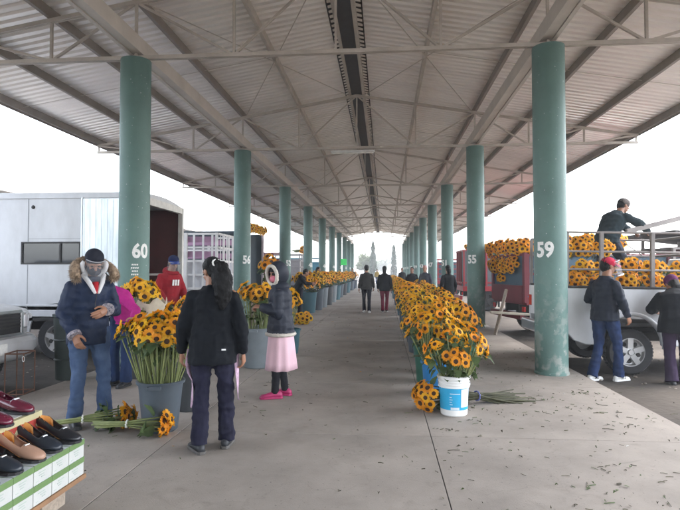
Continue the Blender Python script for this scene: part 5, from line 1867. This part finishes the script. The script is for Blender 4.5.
# 7 --- man in red cap beside the white pickup
rc = person('man in a red cap, black jacket and white sneakers beside the white pickup', at(604, 8.02, GZ), RAD(-58),
            dict(P=(0, 0, .96), C=(0, .015, 1.28), N=(0, .045, 1.46), H=(0, .095, 1.595), hpitch=-10, hyaw=-20,
                 Kl=(-.08, -.02, .50), Al=(-.08, -.17, .085), Kr=(.10, .12, .51), Ar=(.10, .14, .085), Wr=(.25, .14, .90), Er=(.27, -.02, 1.13), Wl=(-.16, .22, 1.02), El=(-.26, .0, 1.12), tl=(0, 1, 0), tr=(.1, 1, 0)),
            1.06, 1.0, 1, shirt=fabric('black_blue_jacket', (.006, .010, .021), rough=.6), sh_len=.12, sh_bulk=.030, flare=.008, quilt=.003, trousers=f_jeand, tr_bulk=.016, shoe=f_white, sole=f_white, wrinkle=.011)
hair_cap(rc)
baseball_cap(rc, fabric('red_cap_cloth', (.45, .018, .05)), fabric('red_cap_cloth', (.45, .018, .05)))
face_visor(rc, 85, -.14, .06, .165, RAD(22), band=mat('white_visor_band', (.75, .76, .78), .4))
st_ = MB()
for s in 'lr':                                     # dark side stripes on the sneakers
    A = V(rc['g']['A' + s]); td = V(rc['g']['t' + s]).normalized(); sd2 = V((td.y, -td.x, 0))
    for k in range(3):
        for q in (-1, 1):
            st_.bar(A + td * (.01 + .028 * k) + sd2 * q * .043 + V((0, 0, -.052)), A + td * (.035 + .028 * k) + sd2 * q * .034 + V((0, 0, -.012)), .010, .006)
st_.build('shoe_stripe', m_black, rc['root'])

# 8 --- person with purple beanie at the right edge
pb_ = person('person in a purple knit cap and dark coat beside the pickup wheel', at(676, 7.85, GZ - .03), RAD(-12),
             dict(P=(0, -.02, .92), C=(0, .06, 1.22), N=(0, .16, 1.37), H=(0, .26, 1.46), hpitch=-25, hyaw=15, Sl=(-.18, .13, 1.31), Sr=(.18, .13, 1.31), El=(-.30, .14, 1.08), Wl=(-.20, .32, 1.06), Er=(.26, .12, 1.05), Wr=(.18, .3, .95), Al=(-.10, -.08, .085), Ar=(.10, .05, .085)),
             1.0, 1.12, 1.1, shirt=f_black, sh_len=.16, sh_bulk=.045, flare=.03, trousers=f_plum, tr_bulk=.025, shoe=m_shoeblk, jacket_name='coat')
mb = MB()
mb.ball((0, -.015, .04), (.095, .112, .098), None, 16, 10)
head_piece(pb_, mb, 'knit_cap', f_purple, .008, 1, lambda p: .004 * sin(p.z * 300))
hair_cap(pb_, .10)

# 9 --- man standing up in the truck bed
tk = person('man in dark sweater and pale cap standing up on the white pickup load', at(611, 9.75, 1.02), RAD(-70),
            dict(P=(0, -.08, .98), C=(0, .05, 1.28), N=(0, .17, 1.43), H=(0, .275, 1.545), hpitch=-20, hyaw=-10,
                 Sr=(.19, .15, 1.37), Er=(.26, .36, 1.22), Wr=(.20, .58, 1.10), hdr=V((-.1, .9, -.3)), pnr=(0, -.2, -1), Sl=(-.19, .15, 1.37), El=(-.24, .38, 1.27), Wl=(-.18, .60, 1.13), hdl=V((.1, .9, -.3)), pnl=(0, -.2, -1),
                 Hl=(-.09, -.06, .93), Hr=(.09, -.06, .93), Kl=(-.10, -.10, .50), Al=(-.10, -.20, .085), Kr=(.12, .20, .55), Ar=(.12, .16, .085)),
            1.08, 1.12, 1.1, shirt=f_green, sh_len=.08, sh_bulk=.038, trousers=fabric('dark_work_trousers', (.028, .032, .045)), tr_bulk=.026, shoe=m_shoeblk, wrinkle=.012)
hair_cap(tk)
mb = MB()
mb.ball((0, -.012, .052), (.090, .106, .080), None, 16, 10)
head_piece(tk, mb, 'knit_cap', fabric('grey_cap_cloth', (.16, .14, .13)), .009, 1)
face_visor(tk, 60, -.02, .07, .125)
# 10 --- figures further off
def far_person(label, loc, rz, top, bot, scale=1.0, pose=None, long=0, res=1.5, cap=None):
    i = person(label, loc, rz, pose or {}, scale, 1.04, res, shirt=top, sh_len=.12, sh_bulk=.026, trousers=bot, tr_bulk=.02, shoe=m_shoeblk)
    hair_cap(i, long, m=cap)
    return i
far_person('person in black standing with back turned in front of column 51', at(448, 16.6), RAD(20), f_black, f_blackt, .98, long=.1)
far_person('person with pale pinkish head cover behind the right row of flowers', at(425, 20.5), RAD(150), f_charcoal, f_blackt, 1.0, cap=fabric('pale_pink_cover', (.42, .25, .25)))
far_person('person in black behind the right row, left of the pale head cover', at(412, 22.5), RAD(170), f_black, f_blackt, .97, long=.12)
far_person('person in black far down the right row by the flowers', at(402, 36), RAD(190), f_black, f_blackt, 1.0)
far_person('person in dark coat leaning over the far left row of flowers', at(300, 18.2), RAD(-80), f_black, f_blackt, .98, dict(P=(0, -.1, .92), C=(0, .04, 1.2), N=(0, .13, 1.36), H=(0, .21, 1.47), hpitch=-20, Wr=(.15, .42, 1.1), Er=(.22, .2, 1.1), Wl=(-.15, .42, 1.1), El=(-.22, .2, 1.1)))
far_person('person in black behind the far left row, between columns 48 and 44', at(318, 24), RAD(-100), f_black, f_blackt, .98, long=.1)
far_person('person in brown far away on the left side of the walkway', at(352.5, 44), RAD(170), f_brown, f_jeand, 1.0)
far_person('person in yellow top far away near the end of the hall', at(377, 62), RAD(180), fabric('ochre_cloth', (.35, .24, .06)), f_jeand, 1.0, res=2.6)
bpy.data.scenes.remove(tmp_scene)
# ------------------------------------------------------------------ SHOE STALL at the lower left
m_boxw = mat('white_card', (.44, .45, .43), .7, .06, 5, .03, 40)
m_boxg = mat('green_card', (.11, .19, .065), .6, .10, 5, .03, 40)
m_print = mat('faded_print', (.34, .40, .36), .7, .1)
m_lidtop = mat('pale_lid_card', (.52, .58, .60), .6, .12, 7, .03, 40)
m_board = mat('brown_board', (.22, .12, .06), .8, .25, 5, .1)
m_redcard = mat('red_card', (.30, .03, .02), .6, .2, 14)
m_yelcard = mat('yellow_card', (.42, .38, .22), .65, .1, 6)
stand = thing('display_stand', 'low brown board on crates carrying the shoe boxes', 'stand', (-2.62, 2.80, 0))
MB().span((-.68, -.82, .135), (.655, .665, .165)).build('board', m_board, stand, bevel=.004)
for sx in (-.5, .45):
    for sy in (-.6, .45):
        MB().span((sx - .12, sy - .12, 0), (sx + .12, sy + .12, .135)).build('crate', m_wood, stand, bevel=.004)
BW, BH, BD = .172, .115, .30
def shoe_box(label, x1, y0, z0, lidm=m_boxg, group='green and white shoe boxes'):
    t = thing('shoe_box', label, 'box', (x1, y0 + BW / 2, z0), 0, group)
    MB().span((-BD, -BW / 2 + .003, .001), (0, BW / 2 - .003, BH - .030)).build('box', m_boxw, t, bevel=.002)
    ld = MB().span((-BD - .003, -BW / 2 + .001, BH - .036), (.004, BW / 2 - .001, BH)).build('lid', lidm, t, bevel=.002)
    MB().span((-BD, -BW / 2 + .004, BH + .0006), (.001, BW / 2 - .004, BH + .0014)).build('lid_top', m_lidtop, ld)
    pr = MB()
    rnd = random.Random(x1 * 17 + y0 * 71 + z0 * 5)
    for k in range(3):
        yy = -.01 + rnd.uniform(-.012, .012)
        pr.span((.0005, yy - .028 + .01 * k, .058 - .014 * k), (.0018, yy + .034 - .006 * k, .063 - .014 * k))
    pr.span((.0005, -.062, .016), (.0018, -.040, .020))
    pr.build('print', m_print, t)
    return t
cnt = 0
for col_ in range(3):
    for lay in range(2):
        for k in range(5):
            if col_ and lay == 0:
                continue
            y0 = 3.45 - BW * (k + 1)
            where = ['front', 'middle', 'rear'][col_] + ' row'
            shoe_box('white shoe box with green lid, %s from the walkway end in the %s %s' % (ORD[k], ['lower', 'upper'][lay], where), -1.975 - .308 * col_, y0, .166 + BH * lay)
    if col_:
        for k in range(5):
            shoe_box('white shoe box with green lid, %s from the walkway end in the lower %s' % (ORD[k], ['front', 'middle', 'rear'][col_] + ' row'), -1.975 - .308 * col_, 3.45 - BW * (k + 1), .166)
ZT = .166 + 2 * BH
# raised tier of red and yellow boxes
tier = []
for k in range(3):
    t = thing('shoe_box', 'red sided box with yellow lid raised on the green boxes, %s from the walkway end' % ORD[k], 'box', (-2.25, 3.41 - .36 * k, ZT), 0, 'red and yellow boxes')
    MB().span((-.5, -.355, .001), (0, 0, .155)).build('box', m_redcard, t, bevel=.002)
    MB().span((-.505, -.357, .150), (.006, .002, .190)).build('lid', m_yelcard, t, bevel=.002)
    pr = MB()
    for q in range(5):
        pr.box((.0015, -.04 - .066 * q, .11), (.003, .026, .026), M.Rotation(RAD(45), 3, 'X'))
    pr.build('print', m_yelcard, t)
MB_ = MB().span((-2.40, 3.12, ZT + .1905), (-2.28, 3.30, ZT + .193)).build('paper_sheet', m_boxw)
tag(MB_, 'white paper lying on the yellow lid beside the wine red shoes', 'paper')


def shoe_obj(label, loc, rz, upper, lining, heel_h=.045, pitch=0.0, group=None, sc=1.0, band=None):
    """slip-on shoe, toe along +x, sole on z=0"""
    t = thing('shoe', label, 'shoe', loc, rz, group)
    t.rotation_euler = (0, pitch, rz)
    t.scale = (sc, sc, sc)
    n = 18
    secs = [(-.130, .012, .030, .072), (-.118, .028, .018, .090), (-.085, .034, .010, .088), (-.04, .035, .012, .070), (.0, .036, .014, .062), (.04, .041, .006, .064), (.08, .045, .002, .052), (.115, .040, .002, .040), (.14, .026, .004, .028), (.152, .008, .008, .018)]
    def hz(x):
        return heel_h * max(0, min(1, (.05 - x) / .12)) ** 1.2
    rings = []
    for x, w, z0, z1 in secs:
        zz0, zz1 = z0 * .3 + .012 + hz(x), z1 + .012 + hz(x) * .9
        r_ = []
        for k in range(n):
            a = 2 * pi * k / n
            cz = sin(a)
            ww = w * (1 - .35 * max(0, cz) ** 2)
            r_.append(V((x, ww * cos(a), (zz0 + zz1) / 2 + (zz1 - zz0) / 2 * cz)))
        rings.append(r_)
    mb = MB()
    mb.loft(rings)
    # the opening: delete the top faces between the heel and the vamp
    keep_f, keep_m = [], []
    for f in mb.f:
        c_ = sum((V(mb.v[i]) for i in f), V()) / len(f)
        if len(f) == 4 and -.112 < c_.x < .03 and abs(c_.y) < .026 and c_.z > .05 + hz(c_.x) * .9:
            continue
        keep_f.append(f); keep_m.append(0)
    mb.f, mb.mi = keep_f, keep_m
    up = mb.build('upper', upper, t, smooth=True)
    sf = up.modifiers.new('thickness', 'SOLIDIFY'); sf.thickness = .004; sf.offset = 1
    ss = up.modifiers.new('round', 'SUBSURF'); ss.levels = 1; ss.render_levels = 1
    ins = MB()
    vs = []
    xs_ = [-.118, -.085, -.04, 0, .04, .075]
    wd = [.02, .028, .029, .030, .034, .03]
    ring_ = [(x, w) for x, w in zip(xs_, wd)] + [(x, -w) for x, w in reversed(list(zip(xs_, wd)))]
    lo_ = [V((x, w, .021 + hz(x))) for x, w in ring_]
    hi_ = [V((x, w, .027 + hz(x))) for x, w in ring_]
    ins.loft([lo_, hi_])
    ins.build('insole', lining, t)
    # collar lining seen inside the heel
    cl_ = MB()
    pts = []
    for k in range(15):
        a = RAD(-78 + 156 * k / 14)
        x = -.035 - .078 * cos(a)
        pts.append(V((x, .0272 * sin(a) * (1.12 if abs(a) > 1 else 1), .012 + .074 + hz(x) * .9 - .018 * (1 - cos(a)))))
    cl_.add(pts + [p - V((-.004, 0, .045)) for p in pts], [(i, i + 1, i + 16, i + 15) for i in range(14)])
    lo2 = cl_.build('lining', lining, t, smooth=True)
    lo2.modifiers.new('thickness', 'SOLIDIFY').thickness = .003
    so_ = MB()
    ol = [(-.02, .032), (.04, .041), (.085, .046), (.12, .041), (.146, .026), (.156, .006)]
    rg = ol + [(x, -w) for x, w in reversed(ol)]
    so_.loft([[V((x, w, .001)) for x, w in rg], [V((x, w, .014)) for x, w in rg]])
    so_.loft([[V((x, w * .8, hz(x) + .002)) for x, w in ((-.125, .014), (-.06, .032), (.0, .034), (0, -.034), (-.06, -.032), (-.125, -.014))],
              [V((x, w, hz(x) + .014)) for x, w in ((-.128, .014), (-.06, .034), (.0, .036), (0, -.036), (-.06, -.034), (-.128, -.014))]])
    so_.build('sole', m_black, t, bevel=.002)
    he = MB().loft([[V((x, w, .001)) for x, w in ((-.118, .018), (-.06, .028), (-.06, -.028), (-.118, -.018))], [V((x, w, heel_h + .006)) for x, w in ((-.128, .018), (-.045, .033), (-.045, -.033), (-.128, -.018))]])
    he.build('heel', m_black, t, bevel=.004)
    bd = MB().tube([V((.045, .043 * cos(a), .030 + .045 * sin(a))) for a in [pi * (.06 + .88 * k / 12) for k in range(13)]], [.005] * 13, 6, flat=1.0)
    bd.build('strap', band or upper, t, smooth=True)
    MB().box((.052, 0, .064 + .012), (.012, .03, .006)).build('buckle', m_chrome, t, bevel=.002)
    return t
m_shb = mat('black_leather', (.014, .015, .019), .32, .2, 6, .05, 60)
m_shn = mat('blue_black_leather', (.016, .022, .032), .34, .2, 6, .05, 60)
m_sht = mat('tan_leather', (.36, .215, .150), .42, .08, 6, .05, 60)
m_shw = mat('wine_leather', (.105, .010, .028), .25, .18, 6, .05, 60, coat=.4)
m_orange = mat('orange_lining', (.62, .28, .07), .6, .08)
m_paleli = mat('pale_lining', (.60, .50, .36), .6, .08)
ang = RAD(-30)
shoe_obj('black slip-on shoe nearest the walkway end of the green boxes', (-2.12, 3.375, ZT + .0025), RAD(-9), m_shb, m_orange, group='shoes on the green boxes', sc=1.16, heel_h=.055)
shoe_obj('blue black shoe with orange lining, beside the tan shoe', (-2.14, 3.20, ZT + .0025), RAD(-10), m_shn, m_orange, group='shoes on the green boxes', sc=1.18, heel_h=.055)
shoe_obj('tan slip-on shoe with orange lining on the green boxes', (-2.14, 3.03, ZT + .0025), RAD(-8), m_sht, m_orange, group='shoes on the green boxes', sc=1.18, heel_h=.055, band=m_sht)
shoe_obj('black shoe with pale lining, left of the tan shoe', (-2.14, 2.84, ZT + .0025), RAD(-9), m_shn, m_paleli, group='shoes on the green boxes', sc=1.15)
shoe_obj('black shoe at the very left edge of the green boxes', (-2.14, 2.67, ZT + .0025), RAD(-12), m_shb, m_paleli, group='shoes on the green boxes', sc=1.12)
shoe_obj('wine red shoe on the yellow lid, rear one', (-2.42, 3.33, ZT + .191), RAD(-8), m_shw, m_shw, group='wine red shoes', sc=1.2, heel_h=.03)
shoe_obj('wine red shoe on the yellow lid, nearer one', (-2.36, 3.05, ZT + .191), RAD(-8), m_shw, m_shw, group='wine red shoes', sc=1.2, heel_h=.03)
shoe_obj('wine red shoe on the yellow lid, nearest the photo edge', (-2.36, 2.86, ZT + .191), RAD(-8), m_shw, m_shw, group='wine red shoes', sc=1.15, heel_h=.03)
cy = thing('cyan_carton', 'small cyan carton standing behind the wine red shoes', 'carton', (-2.62, 3.34, ZT + .192))
MB().span((-.06, -.04, 0), (.06, .04, .10)).build('carton', mat('cyan_card', (.05, .35, .60), .6), cy, bevel=.002)
MB().span((-.063, -.043, .075), (.063, .043, .103)).build('lid', m_boxw, cy, bevel=.002)

# ------------------------------------------------------------------ odds and ends on the left
rs = thing('iron_stand', 'thin rusty iron frame stand before the white pickup nose', 'stand', at(22, 6.75, GZ), RAD(10))
rs.scale = (.72, .72, 1.0)
mb = MB()
for sx in (-.15, .15):
    for sy in (-.2, .2):
        MB().span((sx - .008, sy - .008, 0), (sx + .008, sy + .008, .62)).build('leg', m_rust, rs)
for z in (.12, .61):
    fr_ = MB()
    for sx in (-.15, .15):
        fr_.span((sx - .006, -.192, z - .008), (sx + .006, .192, z + .008))
    for sy in (-.2, .2):
        fr_.span((-.142, sy - .006, z - .008), (.142, sy + .006, z + .008))
    fr_.build('rail', m_rust, rs)
ch = MB()
for k in range(1):
    ch.tube([V((.15 + .018 * cos(q), -.214, .55 - .055 * k + .032 * sin(q))) for q in [2 * pi * j / 12 for j in range(13)]], .005, 6)
ch = ch.build('white_hook', m_pail, rs, smooth=True)
tb2 = thing('tall_bin', 'tall dark green bin standing behind the man in the parka', 'bin', at(71, 7.6, 0))
MB().lathe([(.001, 0), (.17, 0), (.175, .02), (.21, .86), (.225, .865), (.225, .90), (.195, .90), (.165, .03), (.001, .03)], 28, closed=True).build('body', mat('dark_green_bin', (.025, .036, .032), .5), tb2, auto=True)
ri = MB()
for z in (.28, .55):
    ri.lathe([(.18 + .035 * z, z - .012), (.192 + .037 * z, z), (.18 + .035 * z, z + .012)], 28)
ri.build('rib', MATS['dark_green_bin'], tb2, auto=True)
# green sign on a far column
gs = thing('green_sign', 'bright lime green sign fixed to a far left column', 'sign', (-3.50, COLY[6] - .26, 0))
MB().span((-.26, -.02, 2.02), (.26, .0, 2.56)).build('panel', mat('lime_green_board', (.06, .85, .16), .5), gs, bevel=.004)
MB().span((-.30, .0, 2.2), (.05, .02, 2.26)).build('bracket', m_rail, gs)
# plank / gate beam the truck man holds
pa, pb2 = at(627, 9.5, zat(231.5, 9.5)), at(720, 9.75, zat(208.5, 9.75))
bm_ = thing('gate_beam', 'long grey beam lifted off the pickup rack by the standing man', 'beam', (pa + pb2) / 2)
hv = (pb2 - pa) / 2
MB().bar(-hv, hv, .05, .085).build('beam', m_rail, bm_, bevel=.006)
cr_ = thing('wooden_crate', 'slatted wooden crate under the man standing in the pickup bed', 'crate', at(612, 9.8, .885), RAD(2))
mb = MB()
for z in (.012, .065, .118):
    for sy in (-.2, .2):
        mb.span((-.36, sy - .008, z - .02), (.36, sy + .008, z + .02))
    for sx in (-.36, .36):
        mb.span((sx - .008, -.19, z - .02), (sx + .008, .19, z + .02))
mb.span((-.36, -.2, .122), (.36, .2, .132))
mb.build('slat', m_wood, cr_)
# open steel stall frames seen beyond the pickup at the right edge
sf_ = thing('stall_frame', 'dark steel stall frame with slanted roof sheets beyond the pickup', 'stall', at(700, 14.2, GZ), RAD(6))
fr_ = MB()
for sx in (-1.35, 0, 1.35):
    for sy in (-1, 1):
        fr_.span((sx - .035, sy - .035, 0), (sx + .035, sy + .035, 2.2))
for z in (1.35, 1.75, 2.15):
    for sy in (-1, 1):
        fr_.span((-1.4, sy - .03, z), (1.4, sy + .03, z + .05))
fr_.bar((-1.35, -1.02, 1.0), (.1, -1.02, 2.15), .05, .05)
fr_.bar((1.35, -1.02, 1.0), (-.1, -1.02, 2.15), .05, .05)
fr_.build('frame', m_rail, sf_)
rs_ = MB(); rs_.box((.0, .0, 2.42), (3.0, 2.6, .05), M.Rotation(RAD(6), 3, 'Y')); rs_.build('roof_sheet', MATS['dark_chassis'], sf_)
MB().box((-.1, -.3, 2.0), (2.6, 1.2, .05), M.Rotation(RAD(-4), 3, 'Y')).build('shelf', MATS['dark_chassis'], sf_)
# prop stick leaning by the maroon truck, planks on its rear step
ps = thing('wooden_prop', 'pale stick leaning at the back of the maroon truck beside column 55', 'stick', (0, 0, 0))
MB().bar(V((2.60, 13.0, .0)), V((2.98, 13.5, 1.05)), .06, .06).build('stick', m_wood, ps)
pk_ = thing('plank', 'pale plank lying across the rear bumper of the maroon truck', 'plank', (2.9, 13.2, .47))
MB().box((.35, -.2, .02), (1.5, .22, .045), M.Rotation(RAD(3), 3, 'Y')).build('board', mat('pale_plank', (.42, .38, .30), .8, .2, 5, .1), pk_, bevel=.003)

# ------------------------------------------------------------------ leaf litter on the platform
random.seed(77)
lit = MB()
def flake(x, y, s, kind):
    a = random.uniform(0, 2 * pi)
    ux, uy = V((cos(a), sin(a), 0)), V((-sin(a), cos(a), 0))
    p = V((x, y, .003))
    lit.cur = kind
    if kind == 2 or random.random() < .45:         # thin bits of stem
        L, w = s * random.uniform(1.0, 2.4), random.uniform(.0016, .0036)
        b_ = uy * random.uniform(-.2, .2) * L
        lit.tube([p - ux * L / 2 + V((0, 0, w * .6)), p + b_ + V((0, 0, w)), p + ux * L / 2 + V((0, 0, w * .7))], w, 5)
    else:
        w = s * random.uniform(.2, .45)
        z1, z2 = random.uniform(.002, .02), random.uniform(0, .018)
        lit.add([p - ux * s * .5, p - uy * w + V((0, 0, z1)), p + ux * s * .5 + V((0, 0, z2)), p + uy * w + V((0, 0, z1)), p + V((0, 0, .004))], [(0, 1, 4), (1, 2, 4), (2, 3, 4), (3, 0, 4)])
m_lit = [mat('dead_leaf', (.075, .062, .040), .9, .4, 20), mat('green_leaf_bit', (.075, .105, .038), .8, .4, 20), mat('dry_stem_bit', (.085, .078, .045), .9, .3, 20), mat('petal_bit', (.70, .33, .03), .7, .3, 20), mat('white_scrap', (.6, .6, .57), .7)]
for k in range(400):
    y = 3.1 + 8.0 * random.random() ** 1.5
    x = random.choice((random.uniform(.5, 2.8), random.uniform(.3, 2.75), random.uniform(-1.9, 2.7)))
    flake(x, y, random.uniform(.008, .030), random.choices((0, 1, 2, 4), (6, 3, 4, .35))[0])
for k in range(20):                                # denser tufts
    cx_, cy_ = random.uniform(.6, 2.75), random.uniform(3.6, 7.0)
    for q in range(random.randint(5, 13)):
        flake(cx_ + random.gauss(0, .14), cy_ + random.gauss(0, .07), random.uniform(.012, .05), random.choices((0, 1, 2), (4, 5, 3))[0])
for k in range(260):
    flake(random.uniform(-3.9, .9), random.uniform(3, 24), random.uniform(.012, .05), random.choices((0, 1, 2, 3, 4), (6, 2, 4, 1, .3))[0])
for k in range(120):
    flake(random.uniform(2.95, 6.5), random.uniform(5.5, 9), random.uniform(.02, .07), random.choices((0, 1, 2), (6, 2, 4))[0])
    # these lie on the yard
o = lit.build('leaf_litter', m_lit)
for v in o.data.vertices:
    if v.co.x > PX1:
        v.co.z += GZ + .035 * NZ.noise(V((v.co.x * .35, v.co.y * .5, 3))) + .018 * NZ.noise(V((v.co.x * 1.1, v.co.y * 1.3, 9))) + .006
o['label'] = 'leaf bits and cut stems scattered over the concrete walkway'
o['kind'] = 'stuff'
# rust-brown small stones in the yard
random.seed(8)
sg = MB()
for k in range(500):
    s = random.uniform(.008, .03)
    x, y = random.choice((random.uniform(3.0, 9), random.uniform(-9, -4.6))), random.uniform(4.5, 16)
    z = GZ + .035 * NZ.noise(V((x * .35, y * .5, 3))) + .018 * NZ.noise(V((x * 1.1, y * 1.3, 9)))
    sg.ball((x, y, z), (s, s * random.uniform(.6, 1.2), s * .6), M.Rotation(random.uniform(0, 3), 3, 'Z'), 6, 4)
o = sg.build('yard_gravel', mat('yard_stone', (.2, .17, .14), .9, .3, 8))
o['kind'] = 'stuff'
o['label'] = 'small stones on the dirt yard'

# ------------------------------------------------------------------ the hazy winter air
hz_ = MB().span((-330, -150, -1.6), (330, 370, 15.5)).build('haze', [])
hm = bpy.data.materials.new('pale_haze')
hm.use_nodes = True
hm.node_tree.nodes.clear()
_o = hm.node_tree.nodes.new('ShaderNodeOutputMaterial')
_v = hm.node_tree.nodes.new('ShaderNodeVolumePrincipled')
_v.inputs['Color'].default_value = (.92, .94, .97, 1)
_v.inputs['Density'].default_value = .0028
_v.inputs['Anisotropy'].default_value = .3
hm.node_tree.links.new(_v.outputs[0], _o.inputs['Volume'])
hz_.data.materials.append(hm)
hz_['kind'] = 'stuff'
hz_['label'] = 'pale haze in the winter air'
